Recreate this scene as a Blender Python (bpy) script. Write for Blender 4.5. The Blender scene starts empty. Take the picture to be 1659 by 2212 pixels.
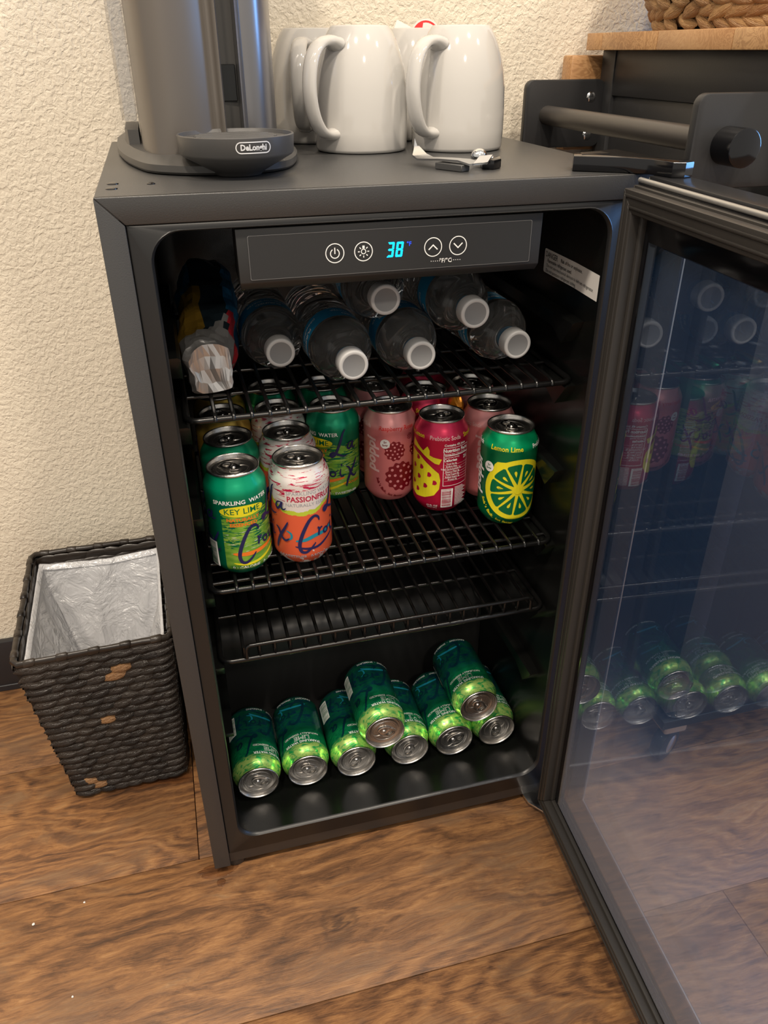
import bpy, bmesh, math, random
from math import sin, cos, pi, radians, sqrt, atan2, asin
from mathutils import Vector, Matrix, noise
from mathutils.geometry import tessellate_polygon
random.seed(7)
SC = bpy.context.scene
COL = SC.collection
# ------------------------------------------------------------------ camera
cam_d = bpy.data.cameras.new('camera'); cam = bpy.data.objects.new('camera', cam_d); COL.objects.link(cam)
CAM = Vector((0.05094592, -0.6658525, 0.92089133))
Rr = Vector((0.9660774, -0.25822, -0.00410979)); Rd = Vector((-0.13502373, -0.49147028, -0.86036362)); Rf = Vector((0.22014325, 0.83173277, -0.50966416))
m = Matrix((Rr, -Rd, -Rf)).transposed().to_4x4(); m.translation = CAM
cam.matrix_world = m
cam_d.sensor_fit = 'VERTICAL'; cam_d.sensor_height = 36.0; cam_d.lens = 36.0 * 1686.2 / 2212
cam_d.clip_start = 0.01; cam_d.clip_end = 50
SC.camera = cam
# ------------------------------------------------------------------ light
SC.view_settings.view_transform = 'Standard'; SC.view_settings.look = 'None'; SC.view_settings.gamma = 1
SC.view_settings.use_curve_mapping = False; SC.view_settings.exposure = 0.34
w = bpy.data.worlds.new('room_light'); SC.world = w; w.use_nodes = True
w.node_tree.nodes['Background'].inputs[0].default_value = (1.0, 0.94, 0.86, 1)
w.node_tree.nodes['Background'].inputs[1].default_value = 0.50
def area(name, loc, target, size, power, color, sy=None, disk=True):
    d = bpy.data.lights.new(name, 'AREA'); d.energy = power; d.color = color; d.size = size
    d.shape = 'DISK' if disk else 'RECTANGLE'
    if sy: d.size_y = sy
    o = bpy.data.objects.new(name, d); COL.objects.link(o); o.location = loc
    o.rotation_euler = (Vector(target) - Vector(loc)).to_track_quat('-Z', 'Y').to_euler()
    return o
WARM = (1.0, 0.87, 0.72)
area('ceiling_downlight', (-0.30, -0.80, 2.45), (-0.3, 0.1, 0.3), 0.16, 21, WARM)
area('ceiling_downlight', (0.70, -0.75, 2.45), (0.5, 0.1, 0.3), 0.16, 15, WARM)
area('ceiling_downlight', (-1.1, -0.7, 2.45), (-0.9, 0.2, 0.4), 0.16, 14, WARM)
area('ceiling_downlight', (1.6, -0.9, 2.45), (1.2, 0.2, 0.4), 0.16, 10, WARM)
area('ceiling_downlight', (0.2, -2.3, 2.45), (0.25, 0, 0.3), 0.16, 15, WARM)
area('window_daylight', (2.9, -0.35, 1.30), (0.2, 0.1, 0.95), 0.50, 34, (0.16, 0.44, 1.0), 1.2, False)

# ------------------------------------------------------------------ helpers
def put(o, label=None, cat=None, group=None, kind=None):
    if label: o['label'] = label
    if cat: o['category'] = cat
    if group: o['group'] = group
    if kind: o['kind'] = kind
    return o
def empty(name, loc, label=None, cat=None, group=None, rot=None):
    o = bpy.data.objects.new(name, None); COL.objects.link(o); o.location = loc; o.empty_display_size = .02
    if rot: o.rotation_euler = rot
    return put(o, label, cat, group)
def mesh_of(name, bm, mats, smooth=None, recalc=True):
    if recalc: bmesh.ops.recalc_face_normals(bm, faces=bm.faces)
    me = bpy.data.meshes.new(name); bm.to_mesh(me); bm.free()
    for mm in (mats if isinstance(mats, (list, tuple)) else [mats]): me.materials.append(mm)
    if smooth is not None:
        for p in me.polygons: p.use_smooth = True
        if smooth < 180: me.set_sharp_from_angle(angle=radians(smooth))
    return me
def link(name, me, parent=None, loc=(0, 0, 0), rot=(0, 0, 0), scale=(1, 1, 1)):
    o = bpy.data.objects.new(name, me); COL.objects.link(o); o.parent = parent
    o.location = loc; o.rotation_euler = rot; o.scale = scale
    return o
def obj(name, bm, mats, parent=None, smooth=None, world=False, recalc=True):
    """world=True: vertices are in world space and parent is a thing without rotation."""
    me = mesh_of(name, bm, mats, smooth, recalc)
    return link(name, me, parent, -Vector(parent.location) if world and parent else (0, 0, 0))
def box(bm, a, b, bev=0.0, seg=2, mi=0):
    a = Vector(a); b = Vector(b)
    t = bmesh.new(); bmesh.ops.create_cube(t, size=1)
    for v in t.verts: v.co = Vector(((a.x+b.x)/2 + v.co.x*abs(b.x-a.x), (a.y+b.y)/2 + v.co.y*abs(b.y-a.y), (a.z+b.z)/2 + v.co.z*abs(b.z-a.z)))
    if bev > 0: bmesh.ops.bevel(t, geom=t.edges[:], offset=bev, segments=seg, profile=.5, affect='EDGES')
    join(bm, t, mi=mi)
def join(bm, t, M=None, mi=None):
    mp = {}
    for v in t.verts: mp[v] = bm.verts.new(M @ v.co if M else v.co)
    for f in t.faces:
        try: nf = bm.faces.new([mp[v] for v in f.verts])
        except ValueError: continue
        nf.smooth = f.smooth; nf.material_index = f.material_index if mi is None else mi
    t.free()
def tube(bm, pts, r, n=8, closed=False, cap=True, mi=0):
    pts = [Vector(p) for p in pts]; rings = []; N = len(pts); up = None
    for i, p in enumerate(pts):
        if closed: d = pts[(i+1) % N] - pts[i-1]
        else: d = pts[min(i+1, N-1)] - pts[max(i-1, 0)]
        d.normalize()
        if up is None: up = Vector((0, 0, 1)) if abs(d.z) < .9 else Vector((1, 0, 0))
        s = d.cross(up).normalized(); up = s.cross(d).normalized()
        rr = r[i] if isinstance(r, (list, tuple)) else r
        rings.append([bm.verts.new(p + (s*cos(2*pi*k/n) + up*sin(2*pi*k/n))*rr) for k in range(n)])
    for i in range(N if closed else N-1):
        A, B = rings[i], rings[(i+1) % N]
        for k in range(n):
            f = bm.faces.new((A[k], A[(k+1) % n], B[(k+1) % n], B[k])); f.smooth = True; f.material_index = mi
    if cap and not closed:
        bm.faces.new(rings[0][::-1]).material_index = mi; bm.faces.new(rings[-1]).material_index = mi
def lathe(bm, prof, n=40, uv=False, mi=0, fn=None):
    rings = []
    for (r, z) in prof:
        if r < 1e-6: rings.append([bm.verts.new((0, 0, z))])
        else: rings.append([bm.verts.new(((r if not fn else fn(r, z, 2*pi*k/n))*sin(2*pi*k/n), -(r if not fn else fn(r, z, 2*pi*k/n))*cos(2*pi*k/n), z)) for k in range(n)])
    lay = bm.loops.layers.uv.verify() if uv else None
    for i in range(len(rings)-1):
        A, B = rings[i], rings[i+1]
        for k in range(n):
            k2 = (k+1) % n
            if len(A) == 1 and len(B) == 1: continue
            if len(A) == 1: vs = [A[0], B[k2], B[k]]; us = [(k+.5, i), (k+1, i+1), (k, i+1)]
            elif len(B) == 1: vs = [A[k], A[k2], B[0]]; us = [(k, i), (k+1, i), (k+.5, i+1)]
            else: vs = [A[k], A[k2], B[k2], B[k]]; us = [(k, i), (k+1, i), (k+1, i+1), (k, i+1)]
            f = bm.faces.new(vs); f.smooth = True; f.material_index = mi
            if uv:
                for l, (a, b) in zip(f.loops, us):
                    an = 2*pi*a/n
                    if an > pi + 1e-6 or (k >= n/2): an -= 2*pi
                    l[lay].uv = (an*.033*10, prof[b][1]*10)      # decimetres
def prism(bm, poly, z0, z1, M=None, mi=0, bev=0.0):
    t = bmesh.new()
    a = [t.verts.new((x, y, z0)) for x, y in poly]; b = [t.verts.new((x, y, z1)) for x, y in poly]; n = len(poly)
    t.faces.new(a[::-1]); t.faces.new(b)
    for i in range(n): t.faces.new((a[i], a[(i+1) % n], b[(i+1) % n], b[i]))
    bmesh.ops.recalc_face_normals(t, faces=t.faces)
    if bev: bmesh.ops.bevel(t, geom=[e for e in t.edges if abs(e.verts[0].co.z - e.verts[1].co.z) < 1e-9], offset=bev, segments=2, profile=.5, affect='EDGES')
    join(bm, t, M, mi)
def rrect(x0, x1, z0, z1, r, k=6):
    out = []
    for cx, cz, a0 in ((x1-r, z1-r, 0), (x0+r, z1-r, 90), (x0+r, z0+r, 180), (x1-r, z0+r, 270)):
        for i in range(k+1):
            a = radians(a0 + 90*i/k); out.append((cx + r*cos(a), cz + r*sin(a)))
    return out
def loft(bm, loops, closed=True, caps=(False, False), smooth=True, mi=0):
    R = [[bm.verts.new(p) for p in L] for L in loops]
    for A, B in zip(R, R[1:]):
        n = len(A)
        for k in range(n if closed else n-1):
            f = bm.faces.new((A[k], A[(k+1) % n], B[(k+1) % n], B[k])); f.smooth = smooth; f.material_index = mi
    if caps[0]: bm.faces.new(R[0][::-1]).material_index = mi
    if caps[1]: bm.faces.new(R[-1]).material_index = mi
    return R
# ------------------------------------------------------------------ materials
class G:
    def __init__(s, name):
        s.m = bpy.data.materials.new(name); s.m.use_nodes = True; s.t = s.m.node_tree; s.b = s.t.nodes['Principled BSDF']; s.out = s.t.nodes['Material Output']
    def n(s, typ, ins=None, **kw):
        nd = s.t.nodes.new('ShaderNode' + typ)
        for k, v in kw.items(): setattr(nd, k, v)
        for k, v in (ins or {}).items(): s.set(nd.inputs[k], v)
        return nd
    def set(s, sock, v):
        if isinstance(v, bpy.types.NodeSocket): s.t.links.new(v, sock)
        elif isinstance(v, bpy.types.Node): s.t.links.new(v.outputs[0], sock)
        else:
            if isinstance(v, (tuple, list)) and len(v) == 3 and sock.type == 'RGBA': v = (*v, 1)
            sock.default_value = v
    def math(s, op, a, b=0.0, clamp=False): return s.n('Math', {0: a, 1: b}, operation=op, use_clamp=clamp).outputs[0]
    def mix(s, f, a, b, bt='MIX'):
        nd = s.t.nodes.new('ShaderNodeMix'); nd.data_type = 'RGBA'; nd.blend_type = bt
        s.set(nd.inputs[0], f); s.set(nd.inputs[6], a); s.set(nd.inputs[7], b); return nd.outputs[2]
    def ramp(s, f, stops, interp='LINEAR'):
        nd = s.t.nodes.new('ShaderNodeValToRGB'); s.set(nd.inputs[0], f); cr = nd.color_ramp; cr.interpolation = interp
        while len(cr.elements) < len(stops): cr.elements.new(.5)
        for e, (p, c) in zip(cr.elements, stops): e.position = p; e.color = (*c, 1) if len(c) == 3 else c
        return nd.outputs[0]
    def noise(s, vec, scale, detail=3, rough=.5, dist=0):
        nd = s.n('TexNoise', {'Scale': scale, 'Detail': detail, 'Roughness': rough, 'Distortion': dist})
        if vec is not None: s.set(nd.inputs['Vector'], vec)
        return nd.outputs[0]
    def map(s, vec, scale=(1, 1, 1), loc=(0, 0, 0), rot=(0, 0, 0)): return s.n('Mapping', {'Vector': vec, 'Scale': scale, 'Location': loc, 'Rotation': rot}).outputs[0]
    def coord(s, k='Object'): return s.n('TexCoord').outputs[k]
    def P(s, **kw):
        names = dict(color='Base Color', rough='Roughness', metal='Metallic', normal='Normal', coat='Coat Weight', ecol='Emission Color', estr='Emission Strength', trans='Transmission Weight', ior='IOR', alpha='Alpha', spec='Specular IOR Level', sss='Subsurface Weight', coatr='Coat Roughness')
        for k, v in kw.items(): s.set(s.b.inputs[names[k]], v)
        return s.m
    def bump(s, h, strength=.3, dist=.001): return s.n('Bump', {'Height': h, 'Strength': strength, 'Distance': dist}).outputs[0]
def mat(name, color, rough=.5, metal=0.0, grain=0.0, gs=400, **kw):
    g = G(name)
    if grain:
        nz = g.noise(g.coord(), gs, 2)
        g.P(normal=g.bump(nz, grain, .0005)); c = g.mix(g.math('MULTIPLY', nz, .25), color, tuple(x*.75 for x in color)); g.P(color=c)
    else: g.P(color=color)
    return g.P(rough=rough, metal=metal, **kw)
BLK = mat('satin_black_steel', (.040, .040, .040), .38, 0, .25, 900, spec=.6)
BLK2 = mat('black_bezel_plastic', (.013, .013, .013), .34, 0)
LINER = mat('glossy_black_liner', (.0045, .0048, .0045), .27, 0, .05, 60)
WIRE = mat('black_coated_wire', (.005, .005, .005), .24)
DARKP = mat('dark_panel_plastic', (.017, .017, .017), .38)
GASK = mat('gasket_rubber', (.030, .027, .024), .42)
BLKGL = mat('black_glass_border', (.004, .004, .005), .12)
CHROME = mat('chrome', (.75, .75, .74), .16, 1.0)
ALU = mat('brushed_aluminium_lid', (.66, .64, .61), .27, 1.0, .25, 700)
ALUD = mat('aluminium_tab', (.72, .70, .67), .20, 1.0)
INKW = mat('white_ink', (.82, .82, .80), .45)
INKG = mat('grey_ink', (.30, .31, .34), .5)
INKDG = mat('dim_lettering_ink', (.66, .70, .68), .5)
CER = mat('white_glazed_ceramic', (.50, .485, .46), .08, 0, coat=.6, coatr=.03)
def emis(name, c, s):
    g = G(name); return g.P(color=(0, 0, 0), ecol=c, estr=s)
LEDB = emis('blue_led_segments', (.0, .42, 1.0), 4.0)
LEDD = emis('dim_blue_led', (.02, .08, .9), 1.2)
# ------------------------------------------------------------------ flat print built from shapes
_tc = {}
def text_geo(s, bold=0.0, shear=0.0, outline=False, spacing=1.0):
    key = (s, bold, shear, outline, spacing)
    if key not in _tc:
        c = bpy.data.curves.new('t', 'FONT'); c.body = s; c.size = 1; c.resolution_u = 2; c.offset = bold; c.shear = shear; c.space_character = spacing
        c.align_x = 'CENTER'; c.align_y = 'CENTER'
        if outline: c.fill_mode = 'NONE'; c.bevel_depth = .022; c.bevel_resolution = 0
        o = bpy.data.objects.new('t', c); COL.objects.link(o); dg = bpy.context.evaluated_depsgraph_get()
        me = bpy.data.meshes.new_from_object(o.evaluated_get(dg))
        _tc[key] = ([(v.co.x, v.co.y) for v in me.vertices], [tuple(p.vertices) for p in me.polygons])
        bpy.data.objects.remove(o); bpy.data.curves.remove(c); bpy.data.meshes.remove(me)
    return _tc[key]
class Print:
    """2D ink shapes (millimetres) mapped on to a surface by fn(u, v, offset)."""
    def __init__(s, fn, step=None): s.fn = fn; s.step = step; s.bm = bmesh.new(); s.mats = []; s.k = 0
    def mi(s, m):
        if m not in s.mats: s.mats.append(m)
        return s.mats.index(m)
    def add(s, verts, faces, m, lim=None):
        t = bmesh.new(); vs = [t.verts.new((x, y, 0)) for x, y in verts]
        for f in faces:
            try: t.faces.new([vs[i] for i in f])
            except ValueError: pass
        if s.step and len(verts):
            lo = min(v[0] for v in verts); hi = max(v[0] for v in verts); x = math.floor(lo/s.step)*s.step + s.step
            while x < hi:
                bmesh.ops.bisect_plane(t, geom=t.verts[:] + t.edges[:] + t.faces[:], plane_co=(x, 0, 0), plane_no=(1, 0, 0)); x += s.step
            lo = min(v[1] for v in verts); hi = max(v[1] for v in verts)
            if hi > 101:
                for y in (101, 104, 107, 110):
                    if lo < y < hi: bmesh.ops.bisect_plane(t, geom=t.verts[:] + t.edges[:] + t.faces[:], plane_co=(0, y, 0), plane_no=(0, 1, 0))
        off = .00012 + .00005*s.k; s.k += 1
        for v in t.verts: v.co = s.fn(v.co.x, v.co.y, off)
        join(s.bm, t, mi=s.mi(m)); return s
    def poly(s, pts, m, holes=()):
        loops = [[Vector((x, y, 0)) for x, y in L] for L in (pts, *holes)]
        flat = [p for L in (pts, *holes) for p in L]
        return s.add(flat, tessellate_polygon(loops), m)
    def text(s, st, x, y, size, m, rot=0, bold=0.0, shear=0.0, outline=False, sx=1.0, spacing=1.0):
        V, F = text_geo(st, bold, shear, outline, spacing); a = radians(rot)
        return s.add([(x + size*(sx*u*cos(a) - v*sin(a)), y + size*(sx*u*sin(a) + v*cos(a))) for u, v in V], F, m)
    def arc(s, st, cx, cy, r, a0, a1, size, m, bold=0.0, shear=0.0, inside=True):
        n = len(st)
        for i, ch in enumerate(st):
            if ch == ' ': continue
            a = radians(a0 + (a1-a0)*(i+.5)/n)
            s.text(ch, cx + r*cos(a), cy + r*sin(a), size, m, rot=math.degrees(a) + (90 if inside else -90), bold=bold, shear=shear); s.k -= 1
        s.k += 1; return s
    def disc(s, x, y, r, m, ry=None, n=22): return s.poly([(x + r*cos(2*pi*i/n), y + (ry or r)*sin(2*pi*i/n)) for i in range(n)], m)
    def ring(s, x, y, r, wd, m, a0=0, a1=360, n=32):
        A = [(radians(a0 + (a1-a0)*i/n)) for i in range(n+1)]
        return s.poly([(x + r*cos(a), y + r*sin(a)) for a in A] + [(x + (r-wd)*cos(a), y + (r-wd)*sin(a)) for a in A[::-1]], m) if a1-a0 < 360 else \
            s.poly([(x + r*cos(a), y + r*sin(a)) for a in A[:-1]], m, [[(x + (r-wd)*cos(a), y + (r-wd)*sin(a)) for a in A[:-1]]])
    def rect(s, x0, y0, x1, y1, m): return s.poly([(x0, y0), (x1, y0), (x1, y1), (x0, y1)], m)
    def stroke(s, pts, wd, m, taper=True, sub=5):
        # smooth ribbon through pts (Catmull-Rom)
        P = [Vector((*p, 0)) for p in pts]; Q = []
        for i in range(len(P)-1):
            p0 = P[max(i-1, 0)]; p1 = P[i]; p2 = P[i+1]; p3 = P[min(i+2, len(P)-1)]
            for k in range(sub):
                t = k/sub; Q.append(.5*((2*p1) + (p2-p0)*t + (2*p0-5*p1+4*p2-p3)*t*t + (3*p1-p0-3*p2+p3)*t**3))
        Q.append(P[-1]); N = len(Q); V = []; F = []
        for i, q in enumerate(Q):
            d = (Q[min(i+1, N-1)] - Q[max(i-1, 0)]).normalized(); nn = Vector((-d.y, d.x, 0))
            h = wd/2*((.25 + .75*sin(pi*min(1, max(0, i/(N-1))))**.6) if taper else 1)
            V += [(q.x + nn.x*h, q.y + nn.y*h), (q.x - nn.x*h, q.y - nn.y*h)]
        for i in range(N-1): F.append((2*i, 2*i+1, 2*i+3, 2*i+2))
        return s.add(V, F, m)
    def mesh(s, name): return mesh_of(name, s.bm, s.mats, None, recalc=False)
    def build(s, name, parent=None, world=False):
        return link(name, s.mesh(name), parent, -Vector(parent.location) if world and parent else (0, 0, 0))

# ------------------------------------------------------------------ the setting
WY = .449
g = G('cream_textured_wall'); co = g.coord()
n1 = g.noise(co, 170, 3, .5, .5); n2 = g.noise(co, 420, 2, .5)
h = g.math('ADD', g.math('MULTIPLY', g.ramp(n1, [(.36, (0, 0, 0)), (.62, (1, 1, 1))]), 1.0), g.math('MULTIPLY', n2, .35))
WALL = g.P(color=g.mix(n1, (.69, .62, .50), (.76, .69, .565)), rough=.6, normal=g.bump(h, .7, .0011))
bm = bmesh.new(); box(bm, (-2.2, WY, 0), (3.2, WY+.12, 2.5)); o = obj('wall_back', bm, WALL); put(o, 'cream wall with orange-peel plaster texture behind the fridge', kind='structure')
g = G('black_baseboard_paint'); BB = g.P(color=(.018, .018, .021), rough=.35)
bm = bmesh.new(); box(bm, (-2.2, WY-.011, 0), (3.2, WY, .100), .002, 2); box(bm, (-2.2, WY-.0125, 0), (3.2, WY-.010, .012), .001, 1)
o = obj('baseboard_back', bm, BB, smooth=30); put(o, 'black baseboard along the foot of the cream wall', kind='structure')
# floor planks
def wood_floor():
    g = G('hand_scraped_brown_plank'); oi = g.n('ObjectInfo'); rnd = oi.outputs['Random']
    base = g.n('VectorMath', {0: g.coord(), 1: g.n('CombineXYZ', {0: g.math('MULTIPLY', rnd, 7.3), 1: g.math('MULTIPLY', rnd, 3.1), 2: rnd})}, operation='ADD').outputs[0]
    big = g.noise(g.map(base, (3, 9, 1)), 1.2, 4, .55)
    warp = g.n('VectorMath', {0: base, 1: g.n('CombineXYZ', {0: g.math('MULTIPLY', big, .25), 1: g.math('MULTIPLY', big, .085)})}, operation='ADD').outputs[0]
    vor = g.n('TexVoronoi', {'Vector': g.map(warp, (2.4, 8.5, 1)), 'Scale': 1.0, 'Randomness': 1.0}, feature='F1').outputs[0]
    vj = g.math('ADD', vor, g.math('MULTIPLY', g.noise(g.map(base, (30, 120, 1)), 1.0, 3), .05))
    rings = g.math('ADD', g.math('MULTIPLY', g.math('SINE', g.math('MULTIPLY', vj, 62)), .5), .5)
    fine = g.noise(g.map(base, (40, 620, 1)), 1.0, 4, .8)
    mid = g.noise(g.map(warp, (11, 130, 1)), 1.3, 8, .74)
    pat = g.noise(g.map(warp, (6, 20, 1)), 1.0, 9, .70, .3)
    mott = g.noise(g.map(warp, (60, 150, 1)), 1.0, 6, .75)
    f = g.math('ADD', g.math('MULTIPLY', mid, .34), g.math('ADD', g.math('MULTIPLY', fine, .20), g.math('ADD', g.math('MULTIPLY', rings, .06), g.math('ADD', g.math('MULTIPLY', pat, .32), g.math('MULTIPLY', mott, .14)))))
    c = g.ramp(f, [(.415, (.058, .030, .018)), (.47, (.125, .059, .027)), (.52, (.215, .100, .041)), (.58, (.33, .160, .060)), (.68, (.50, .29, .13))])
    knot = g.ramp(vor, [(.0, (.22, .16, .12)), (.10, (.45, .36, .30)), (.17, (1, 1, 1))])
    c = g.mix(1.0, c, knot, 'MULTIPLY')
    c = g.mix(g.ramp(g.math('ADD', pat, g.math('MULTIPLY', g.math('SUBTRACT', fine, .5), .25)), [(.50, (0, 0, 0)), (.62, (.60, .60, .60))]), c, (.100, .062, .042))
    c = g.mix(g.math('MULTIPLY', rnd, .2), c, (.20, .11, .055))
    pos = g.n('NewGeometry').outputs['Position']
    pj = g.n('VectorMath', {0: pos, 1: g.n('CombineXYZ', {0: g.math('MULTIPLY', g.math('SUBTRACT', pat, .5), .11), 1: g.math('MULTIPLY', g.math('SUBTRACT', big, .5), .10)})}, operation='ADD').outputs[0]
    for (kx, ky, core, reach, st, ey) in ((.1385, -.106, .010, .040, .95, 1.4), (.405, -.125, .004, .085, .40, 1.7), (-.085, -.158, .008, .03, .7, 1.6), (.055, -.128, .002, .05, .35, .8)):
        d_ = g.n('VectorMath', {0: g.map(g.n('VectorMath', {0: pj, 1: (-kx, -ky, 0)}, operation='ADD').outputs[0], (1, ey, 0))}, operation='LENGTH').outputs['Value']
        fall = g.n('MapRange', {'Value': d_, 'From Min': core, 'From Max': reach, 'To Min': 1.0, 'To Max': 0.0}, interpolation_type='SMOOTHSTEP').outputs[0]
        rg = g.math('ADD', g.math('MULTIPLY', g.math('SINE', g.math('ADD', g.math('MULTIPLY', d_, 430), g.math('MULTIPLY', mid, 9.0))), .28), .55)
        c = g.mix(g.math('MULTIPLY', g.math('MULTIPLY', fall, rg), st), c, (.045, .026, .018))
    hh = g.math('ADD', g.math('MULTIPLY', fine, .5), g.math('MULTIPLY', mid, .8))
    return g.P(color=c, rough=g.math('ADD', g.math('MULTIPLY', fine, .25), .30), normal=g.bump(hh, .45, .0012), spec=.4)
WOOD = wood_floor()
bm = bmesh.new(); box(bm, (-2.3, -2.3, -.03), (3.3, WY+.1, -.009)); o = obj('floor', bm, mat('dark_joint', (.012, .007, .005), .8)); put(o, kind='structure', label='dark brown hand-scraped plank floor')
o_floor = o
seams = [.449, .249, .031, -.188, -.406, -.624, -.842, -1.06, -1.28, -1.5, -1.72, -1.94, -2.16]
cuts = [[-1.0, .35, 1.6], [-.02, 1.2], [-1.1, .95, 2.2], [-.75, .62, 1.9], [-.2, 1.1], [-.9, .5, 1.8]] + [[-1.2+.37*i % 1, .3+.37*i % 1, 1.5] for i in range(8)]
rot = radians(-1.3)
for i in range(len(seams)-1):
    xs = [-2.2] + sorted(cuts[i]) + [3.2]
    for a, b in zip(xs, xs[1:]):
        if b-a < .05: continue
        L = b-a; Wd = seams[i]-seams[i+1]; t = bmesh.new()
        box(t, (-L/2+.0004, -Wd/2+.0004, -.009), (L/2-.0004, Wd/2-.0004, 0), .0011, 2)
        me = mesh_of('plank', t, WOOD, 40)
        link('plank', me, o_floor, ((a+b)/2, (seams[i]+seams[i+1])/2, 0))

# ------------------------------------------------------------------ beverage fridge
W, D, H = .48, .44, .8251
ZB = .015
FR = empty('beverage_fridge', (W/2, D/2, 0), 'black compact beverage fridge with its glass door swung open', 'fridge')
fl = .0205
bm = bmesh.new(); box(bm, (0, .0, H-.018), (W, D, H), .0015, 3); obj('top_panel', bm, BLK, FR, 40, True)
for x0, x1 in ((0, .018), (W-.018, W)):
    bm = bmesh.new(); box(bm, (x0, .004, ZB), (x1, D, H-.018), .001, 2); obj('side_panel', bm, BLK, FR, 40, True)
bm = bmesh.new(); box(bm, (.018, D-.006, ZB), (W-.018, D, H-.018)); obj('back_panel', bm, BLK, FR, None, True)
bm = bmesh.new(); box(bm, (.018, .03, ZB+.003), (W-.018, D-.006, ZB+.012)); obj('base_panel', bm, BLK, FR, None, True)
# mitred front flange, three strips
def flange(pts, name='front_flange'):
    bm = bmesh.new(); t = bmesh.new()
    a = [t.verts.new((x, -.001, z)) for x, z in pts]; b = [t.verts.new((x, .004, z)) for x, z in pts]; n = len(pts)
    t.faces.new(a); t.faces.new(b[::-1])
    for i in range(n): t.faces.new((a[i], b[i], b[(i+1) % n], a[(i+1) % n]))
    bmesh.ops.recalc_face_normals(t, faces=t.faces)
    bmesh.ops.bevel(t, geom=t.edges[:], offset=.0009, segments=2, profile=.5, affect='EDGES'); join(bm, t)
    obj(name, bm, BLK, FR, 40, True)
flange([(0, H), (W, H), (W-fl, .804), (fl, .804)])
flange([(0, H-.0004), (fl-.0004, .804-.0004), (fl-.0004, ZB), (0, ZB)])
flange([(W, H-.0004), (W, ZB), (W-fl+.0004, ZB), (W-fl+.0004, .804-.0004)])
# lower kick band
bm = bmesh.new()
loft(bm, [[(fl, .0015, .0365), (fl, .0075, .012), (fl, .03, .012), (fl, .03, .0365)], [(W-fl, .0015, .0365), (W-fl, .0075, .012), (W-fl, .03, .012), (W-fl, .03, .0365)]], caps=(True, True), smooth=False)
obj('kick_band', bm, mat('kick_band_black', (.030, .030, .030), .4), FR, None, True)
# bezel + liner
K = 8
def L3(x0, x1, z0, z1, r, y): return [(x, y, z) for x, z in rrect(x0, x1, z0, z1, r, K)]
bm = bmesh.new()
loft(bm, [L3(fl, W-fl, .0365, .804, .0015, .004), L3(fl, W-fl, .0365, .804, .0015, .0015), L3(fl+.001, W-fl-.001, .0375, .803, .0015, .0005),
          L3(.0345, .4455, .0600, .799, .026, .0005), L3(.0355, .4445, .0610, .7985, .026, -.0005), L3(.0368, .4432, .0625, .7975, .025, .0010), L3(.0376, .4424, .0632, .797, .025, .004)])
obj('door_bezel', bm, BLK2, FR, 50, True)
bm = bmesh.new()
loft(bm, [L3(.0376, .4424, .0632, .797, .025, .004), L3(.0365, .4435, .060, .797, .024, .012), L3(.0345, .4455, .049, .797, .022, .045), L3(.0336, .4464, .0435, .797, .020, .062), L3(.0335, .4465, .042, .797, .018, .075),
          L3(.0340, .4460, .042, .797, .018, .39), L3(.048, .432, .048, .790, .014, .401), L3(.060, .420, .060, .780, .01, .402)], caps=(False, True))
obj('inner_liner', bm, LINER, FR, 50, True)
# compressor step at the back
HUMP = mat('satin_black_step', (.016, .016, .016), .40)
bm = bmesh.new()
prof = [(.236, .042), (.236, .172)]
for i in range(9):
    a = radians(180 - 90*i/8); prof.append((.266 + .03*cos(a), .175 + .03*sin(a)))
prof += [(.395, .207), (.395, .042)]
xs = [(.0342, 0.0), (.0362, .0), (.044, .004), (.24, .004), (.436, .004), (.4438, .0), (.4458, .0)]
loft(bm, [[(x, y - dy*(1 if z > .05 else 0), z) for y, z in prof] for x, dy in xs], caps=(True, True))
obj('compressor_step', bm, HUMP, FR, 60, True)
# moulded shelf rails on both side walls
for zr in (.684, .6160, .516, .4168, .3188, .216):
    for side in (0, 1):
        bm = bmesh.new(); s = 1 if side == 0 else -1; xw = .0335 if side == 0 else .4465
        pr = [(.030, zr), (.30, zr), (.30, zr-.012), (.075, zr-.014), (.050, zr-.026), (.032, zr-.004)]
        dep = .0135
        loft(bm, [[(xw - s*.004, y, z) for y, z in pr], [(xw + s*dep*.8, y, z) for y, z in pr], [(xw + s*dep, y+.002, z-.002) for y, z in pr]], caps=(False, True), smooth=False)
        obj('shelf_rail', bm, LINER, FR, 30, True)
# back wall details: vents
for k, (vx, vz, wd) in enumerate([(.150, .735, .05), (.24, .735, .05), (.33, .735, .05)]):
    bm = bmesh.new(); pr = rrect(vx-wd/2, vx+wd/2, vz-.009, vz+.009, .007, 4); pi_ = rrect(vx-wd/2+.004, vx+wd/2-.004, vz-.006, vz+.006, .005, 4)
    loft(bm, [[(x, .4015, z) for x, z in pr], [(x, .396, z) for x, z in pr], [(x, .396, z) for x, z in pi_], [(x, .4005, z) for x, z in pi_]], caps=(False, True), smooth=False)
    obj('air_vent', bm, DARKP, FR, 40, True)
# feet
for fx, fy in ((.028, .022), (.452, .022), (.028, .41), (.452, .41)):
    bm = bmesh.new(); lathe(bm, [(0, 0), (.013, 0), (.0145, .004), (.0145, .012), (.009, .013), (.009, .020), (0, .020)], 20)
    for v in bm.verts: v.co += Vector((fx, fy, 0))
    obj('foot', bm, DARKP, FR, 40, True)
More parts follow.
